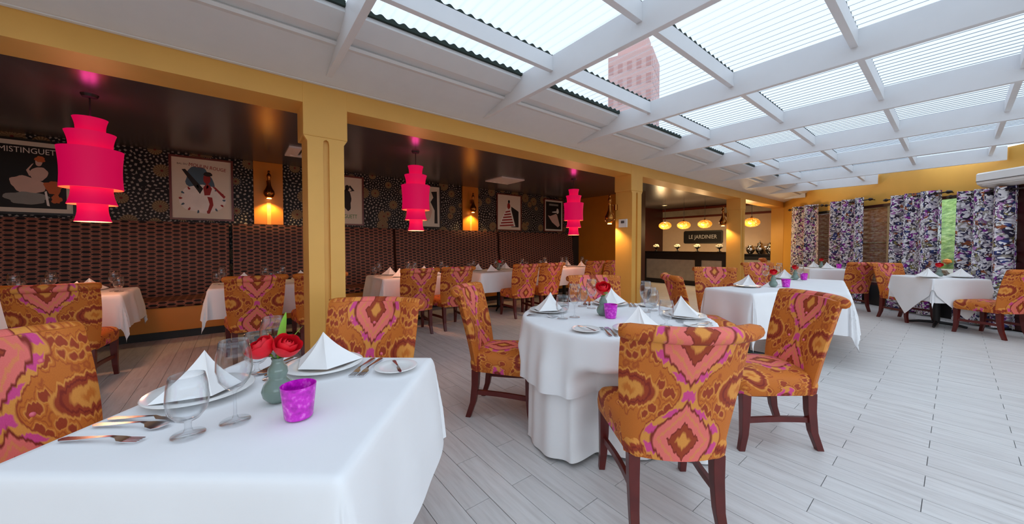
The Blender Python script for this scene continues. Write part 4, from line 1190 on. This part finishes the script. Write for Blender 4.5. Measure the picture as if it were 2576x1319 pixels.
# ------------------------------------------------------------------ pink tiered lanterns
tiers = [(0.84, 1.0, 0.098, 0.112), (0.68, 0.86, 0.140, 0.162), (0.32, 0.70, 0.200, 0.208), (0.165, 0.345, 0.160, 0.132), (0.0, 0.185, 0.118, 0.098)]
LH, LZ = 0.955, 1.472
def make_lantern(label, y):
    t = thing('pendant_lantern', label, 'lamp', (-5.0, y, LZ), 0, 'pink tiered lanterns')
    for a, c, r0, r1 in tiers:
        pr = []
        for k in range(7):
            v = k / 6; pr.append((r0 + (r1 - r0) * v - 0.010 * math.sin(PI * v), LH * (a + (c - a) * v)))
        sh = MB().lathe(pr, 40).build('shade_tier', 'lamp_pink', t, smooth=True)
        MB().lathe([(r * 0.975, z) for r, z in pr], 40).build('lining', 'lamp_lining', sh, smooth=True)
    for z_, r_ in ((0.85, 0.094), (0.70, 0.138), (0.34, 0.130), (0.175, 0.094)):
        MB().lathe([(0.012, LH * z_), (r_, LH * z_), (r_, LH * z_ + 0.004), (0.012, LH * z_ + 0.004)], 30).build('spreader_ring', 'lamp_lining', t)
    MB().tube([(0, 0, LH - 0.12), (0, 0, ZA - LZ)], 0.006, 8).build('cord', 'black', t)
    MB().lathe([(0.001, ZA - LZ - 0.03), (0.05, ZA - LZ - 0.025), (0.06, ZA - LZ), (0.001, ZA - LZ)], 16).build('ceiling_cap', 'black', t)
    lamp_light('POINT', (0, 0, -0.06), 7.5, (1.0, 0.55, 0.30), t, 0.08)
    lamp_light('POINT', (0, 0, 0.26), 0.8, (1.0, 0.5, 0.30), t, 0.05)
    lamp_light('POINT', (0, 0, LH + 0.04), 0.5, (1.0, 0.05, 0.35), t, 0.05)
    return t
make_lantern('large bright pink tiered lantern at the left', -1.05)
make_lantern('bright pink tiered lantern between the two nearest columns', 2.112)
make_lantern('farthest bright pink tiered lantern beside the amber wall', 5.594)

# ceiling vents of the alcove
for (x, y, lab) in ((-6.10, 0.90, 'white square ceiling vent near the first sconce'), (-6.0, 4.53, 'white square ceiling vent above the striped-gown poster')):
    t = thing('ceiling_vent', lab, 'vent', (x, y, ZA), 0, 'ceiling vents')
    fr = MB()
    for a in ((-0.30, 0.30, 0.24, 0.30), (-0.30, 0.30, -0.30, -0.24), (-0.30, -0.24, -0.24, 0.24), (0.24, 0.30, -0.24, 0.24)): fr.box(a[0], a[1], a[2], a[3], -0.022, 0)
    fr.build('frame', 'plastic_white', t)
    for k in range(4):
        y_ = -0.18 + 0.12 * k
        MB().add([(-0.24, y_ - 0.05, -0.004), (0.24, y_ - 0.05, -0.004), (0.24, y_ + 0.03, -0.026), (-0.24, y_ + 0.03, -0.026), (-0.24, y_ - 0.05, 0.0), (0.24, y_ - 0.05, 0.0), (0.24, y_ + 0.03, -0.022), (-0.24, y_ + 0.03, -0.022)], [(3, 2, 1, 0), (4, 5, 6, 7), (0, 1, 5, 4), (1, 2, 6, 5), (2, 3, 7, 6), (3, 0, 4, 7)]).build('vane', 'plastic_white', t)

# ------------------------------------------------------------------ bar
BY = 11.13
bar = thing('bar_counter', 'long black bar counter with grey panels at the far end', 'bar', (0, BY, 0))
bx0, bx1, bz = -6.78, -4.10, 1.06
MB().box(bx0, bx1, -0.05, 0.55, bz - 0.055, bz).build('countertop', 'black_gloss', bar, bevel=0.006)
MB().box(bx0, bx1, 0.05, 0.50, 0.0, bz - 0.055).build('carcass', 'black', bar)
bays_x = [bx0 + 0.16, -4.98, -4.80, -4.22]
MB().box(bx0, bx1, 0.0, 0.05, 0.80, bz - 0.055).build('top_rail', 'black', bar)
MB().box(bx0, bx1, 0.0, 0.05, 0.0, 0.14).build('bottom_rail', 'black', bar)
for a, c in ((bx0, bays_x[0]), (bays_x[1], bays_x[2]), (bays_x[3], bx1)): MB().box(a, c, 0.0, 0.05, 0.14, 0.80).build('stile', 'black', bar)
for a, c in ((bays_x[0], bays_x[1]), (bays_x[2], bays_x[3])): MB().box(a, c, 0.025, 0.05, 0.14, 0.80).build('front_panel', 'grey_panel', bar)
bc = thing('back_counter', 'black side counter with silver urns at the end of the bar', 'counter', (0, YR, 0))
MB().box(-5.0, XI - 0.02, -0.62, -0.01, 0.93, 0.985).build('countertop', 'black_gloss', bc, bevel=0.006)
MB().box(-4.97, XI - 0.04, -0.57, -0.01, 0.0, 0.93).build('cabinet', 'grey_panel', bc)
MB().box(-4.97, XI - 0.04, -0.58, -0.57, 0.80, 0.93).build('drawer_band', 'black', bc)
sg0, sg1 = at_y(1720, 600, YR - 0.03).x, at_y(1818, 600, YR - 0.03).x
sign = thing('bar_sign', 'black name board with white capitals on the wall behind the bar', 'sign', ((sg0 + sg1) / 2, YR - 0.03, 1.557))
W, H_ = (sg1 - sg0) / 2, 0.232
def rrect(w_, h_, r_, n=5):
    pts = []
    for cx_, cy_, a0 in ((w_ - r_, h_ - r_, 0), (-w_ + r_, h_ - r_, PI / 2), (-w_ + r_, -h_ + r_, PI), (w_ - r_, -h_ + r_, 1.5 * PI)):
        for k in range(n + 1): pts.append((cx_ + r_ * math.cos(a0 + PI / 2 * k / n), cy_ + r_ * math.sin(a0 + PI / 2 * k / n)))
    return pts
MB().prism(rrect(W, H_, 0.06), 0.03, 0.0, 'y').build('board', 'black', sign)
MB().prism(rrect(W - 0.05, H_ - 0.05, 0.04), 0.0, -0.004, 'y').build('panel', 'ink_black', sign)
TXB = Matrix(((1, 0, 0, 0), (0, 0, 1, -0.006), (0, 1, 0, 0), (0, 0, 0, 1)))
text_mesh('LE JARDINIER', 0.20, 'lettering', 'ink_white', sign, 0.001, 'CENTER', TXB, 0.82)
ZBAR = bz + 0.001
stem_prof = [(0.001, 0), (0.06, 0.003), (0.058, 0.012), (0.018, 0.03), (0.014, 0.07), (0.03, 0.09), (0.085, 0.125), (0.10, 0.155), (0.095, 0.155), (0.08, 0.13), (0.001, 0.10)]
stem_me = MB().lathe(stem_prof, 20).mesh('pedestal_bowl', 'black_gloss', smooth=True)
fb = MB()
r0 = random.Random(5)
for i in range(26):
    a = r0.uniform(0, 2 * PI); rr2 = 0.095 * math.sqrt(r0.random()); zz = 0.15 + 0.07 * (1 - (rr2 / 0.095) ** 2) + r0.uniform(-0.01, 0.01); s_ = r0.uniform(0.018, 0.030)
    fb.lathe([(0.001, -s_), (s_ * 0.8, -s_ * 0.5), (s_, 0), (s_ * 0.7, s_ * 0.6), (0.001, s_ * 0.8)], 7, (rr2 * math.cos(a), rr2 * math.sin(a), zz))
fb_me = fb.mesh('blossom_mass', 'flower_white', smooth=True)
for px_, wd_ in ((1651, 'leftmost'), (1704, 'second from the left'), (1754, 'third from the left, before the sign'), (1810, 'rightmost, beside the slim column')):
    p = at_y(px_, 620, BY + 0.2)
    t = thing('pedestal_bowl', 'black footed bowl of white flowers on the bar, ' + wd_, 'flower bowl', (p.x, p.y, ZBAR), 0, 'flower bowls on the bar')
    link('bowl', stem_me, t); link('blossom_mass', fb_me, t)
urn_prof = [(0.001, 0), (0.06, 0.0), (0.065, 0.01), (0.10, 0.05), (0.14, 0.13), (0.135, 0.20), (0.10, 0.25), (0.07, 0.27), (0.08, 0.29), (0.07, 0.30), (0.001, 0.30)]
urn_me = MB().lathe(urn_prof, 26).mesh('urn_body', 'silver', smooth=True)
lid_me = MB().lathe([(0.085, 0.30), (0.08, 0.33), (0.03, 0.36), (0.012, 0.38), (0.02, 0.40), (0.001, 0.415)], 20).mesh('lid', 'silver', smooth=True)
for px_, sc, wd_, lid in ((1888, 0.9, 'squat round silver urn on the side counter, left of the tall pair', False), (1912, 1.0, 'tall dark silver urn on the side counter, middle one', True), (1938, 0.95, 'bright silver lidded urn on the side counter, rightmost', True)):
    p = at_y(px_, 620, YR - (0.36 if px_ != 1912 else 0.16))
    t = thing('silver_urn', wd_, 'urn', (p.x, p.y, 0.986), 0, 'silver urns'); t.scale = (sc, sc, sc)
    link('urn_body', urn_me, t)
    if lid: link('lid', lid_me, t)
    for s_ in (-1, 1):
        MB().tube([(s_ * 0.13, 0, 0.15), (s_ * 0.17, 0, 0.18), (s_ * 0.165, 0, 0.23), (s_ * 0.11, 0, 0.24)], 0.008, 6).build('handle', 'silver', t)
gl_me = MB().lathe([(0.001, -0.13)] + [(0.20 * math.sin(PI * k / 14), -0.13 * math.cos(PI * k / 14)) for k in range(1, 14)] + [(0.001, 0.13)], 28).mesh('globe', 'amber_globe', smooth=True)
for px_, py_, wd_ in ((1673, 568, 'leftmost amber glass globe pendant over the bar'), (1720, 567, 'middle amber glass globe pendant over the bar'), (1773, 564, 'amber glass globe pendant just above the bar sign'), (1891, 560, 'amber glass globe pendant above the silver urns')):
    p = at_y(px_, py_, BY + 0.3)
    t = thing('globe_pendant', wd_, 'lamp', p, 0, 'amber globe pendants')
    link('globe', gl_me, t)
    MB().tube([(0, 0, 0.12), (0, 0, ZA - p.z)], 0.006, 6).build('cord', 'black', t)
    MB().lathe([(0.03, 0.115), (0.03, 0.15), (0.006, 0.17)], 12).build('socket_cap', 'brass', t)
    lamp_light('POINT', (0, -0.30, -0.12), 14, (1.0, 0.70, 0.36), t, 0.12)
for px_, py_, wd_ in ((1672, 517, 'left small round recessed ceiling spot before the bar'), (1838, 505, 'right small round recessed ceiling spot before the bar')):
    p = at_z(px_, py_, ZA)
    t = thing('recessed_spot', wd_, 'spotlight', (p.x, p.y, ZA), 0, 'recessed ceiling spots')
    MB().lathe([(0.06, -0.001), (0.09, -0.001), (0.095, -0.006), (0.06, -0.010)], 20).build('rim', 'plastic_white', t)
    MB().lathe([(0.001, -0.004), (0.06, -0.004)], 20).build('lens', 'bulb_warm', t)
    s_ = lamp_light('SPOT', (0, 0, -0.03), 25, (1.0, 0.75, 0.45), t, 0.04, spot_size=math.radians(100), spot_blend=0.5)

# ------------------------------------------------------------------ curtains
def curtain(px0, px1, pytop, label, folds, seed):
    s0, s1 = wall_px_behind(px0, -0.16), wall_px_behind(px1, -0.16)
    zt = wall_px((px0 + px1) / 2, pytop)[1]
    c = (s0 + s1) / 2; hw = (s1 - s0) / 2
    base = wall_pt(c, 0.16, 0.0)
    t = thing('curtain', label, 'curtain', (base.x, base.y, 0), WRZ, 'floral curtains')
    def fn(u, v):
        a = 2 * PI * folds * u
        wv = math.sin(a) + 0.25 * math.sin(2.3 * a + seed)
        flare = 1 + 0.03 * (1 - v)
        return ((2 * u - 1) * hw * flare + 0.012 * math.sin(2 * a), -0.105 * wv * (1 - 0.15 * v), 0.03 + (zt - 0.03) * v)
    mb = MB(); L = hw * 2 * 2.5
    mb.grid(fn, int(folds * 14), 12, lambda u, v: (u * L + seed * 0.37, v * zt))
    mb.build('fabric', 'floral_print', t, smooth=True)
    for k in range(int(folds * 2)):
        x = (2 * (k + 0.5) / (folds * 2) - 1) * hw
        o = MB().tube([(x, 0.022 * math.cos(q), zt - 0.06 + 0.028 * math.sin(q)) for q in [2 * PI * i / 12 for i in range(13)]], 0.006, 6).build('grommet', 'curtain_rod', t)
    r_ = thing('curtain_rod', 'dark rod with pointed finials above the ' + label.replace('floral curtain', 'curtain'), 'rod', (base.x, base.y, zt - 0.06), WRZ, 'curtain rods')
    MB().tube([(-hw - 0.10, 0, 0), (hw + 0.10, 0, 0)], 0.012, 10).build('pole', 'curtain_rod', r_)
    for s_ in (-1, 1):
        MB().tube([(s_ * (hw + 0.08), 0, 0), (s_ * (hw + 0.10), 0, 0), (s_ * (hw + 0.13), 0, 0), (s_ * (hw + 0.17), 0, 0), (s_ * (hw + 0.20), 0, 0)], [0.012, 0.018, 0.032, 0.022, 0.003], 10).build('finial', 'curtain_rod', r_)
        MB().tube([(s_ * (hw + 0.05), 0, 0), (s_ * (hw + 0.05), 0.16, 0)], 0.008, 6).build('bracket', 'curtain_rod', r_)
curtain(*C1, 520, 'floral curtain farthest left in the corner by the bar', 2, 1)
curtain(*C2, 506, 'floral curtain second from the corner by the bar', 2.5, 2)
curtain(*C3, 489, 'floral curtain left of the green garden view', 3, 3)
curtain(*C4, 478, 'widest floral curtain right of the green garden view', 3, 4)

# white air conditioner above the door
sa, za1 = wall_px(2499, 436); za0 = wall_px(2499, 472)[1]
ac = thing('air_conditioner', 'white split air conditioner on the wall at the right edge', 'air conditioner', wall_pt(sa, 0, za0), WRZ)
h = za1 - za0
MB().prism([(0, 0.0), (-0.14, 0.0), (-0.22, 0.05), (-0.235, 0.10), (-0.235, h - 0.02), (-0.21, h), (0, h)], 0.0, 0.95, 'x').build('casing', 'plastic_white', ac)
MB().prism([(-0.10, -0.012), (-0.20, 0.035), (-0.205, 0.028), (-0.11, -0.02)], 0.05, 0.90, 'x').build('louvre', 'plastic_white', ac)
MB().prism([(-0.236, 0.085), (-0.238, 0.085), (-0.238, 0.093), (-0.236, 0.093)], 0.0, 0.95, 'x').build('seam', 'black', ac)
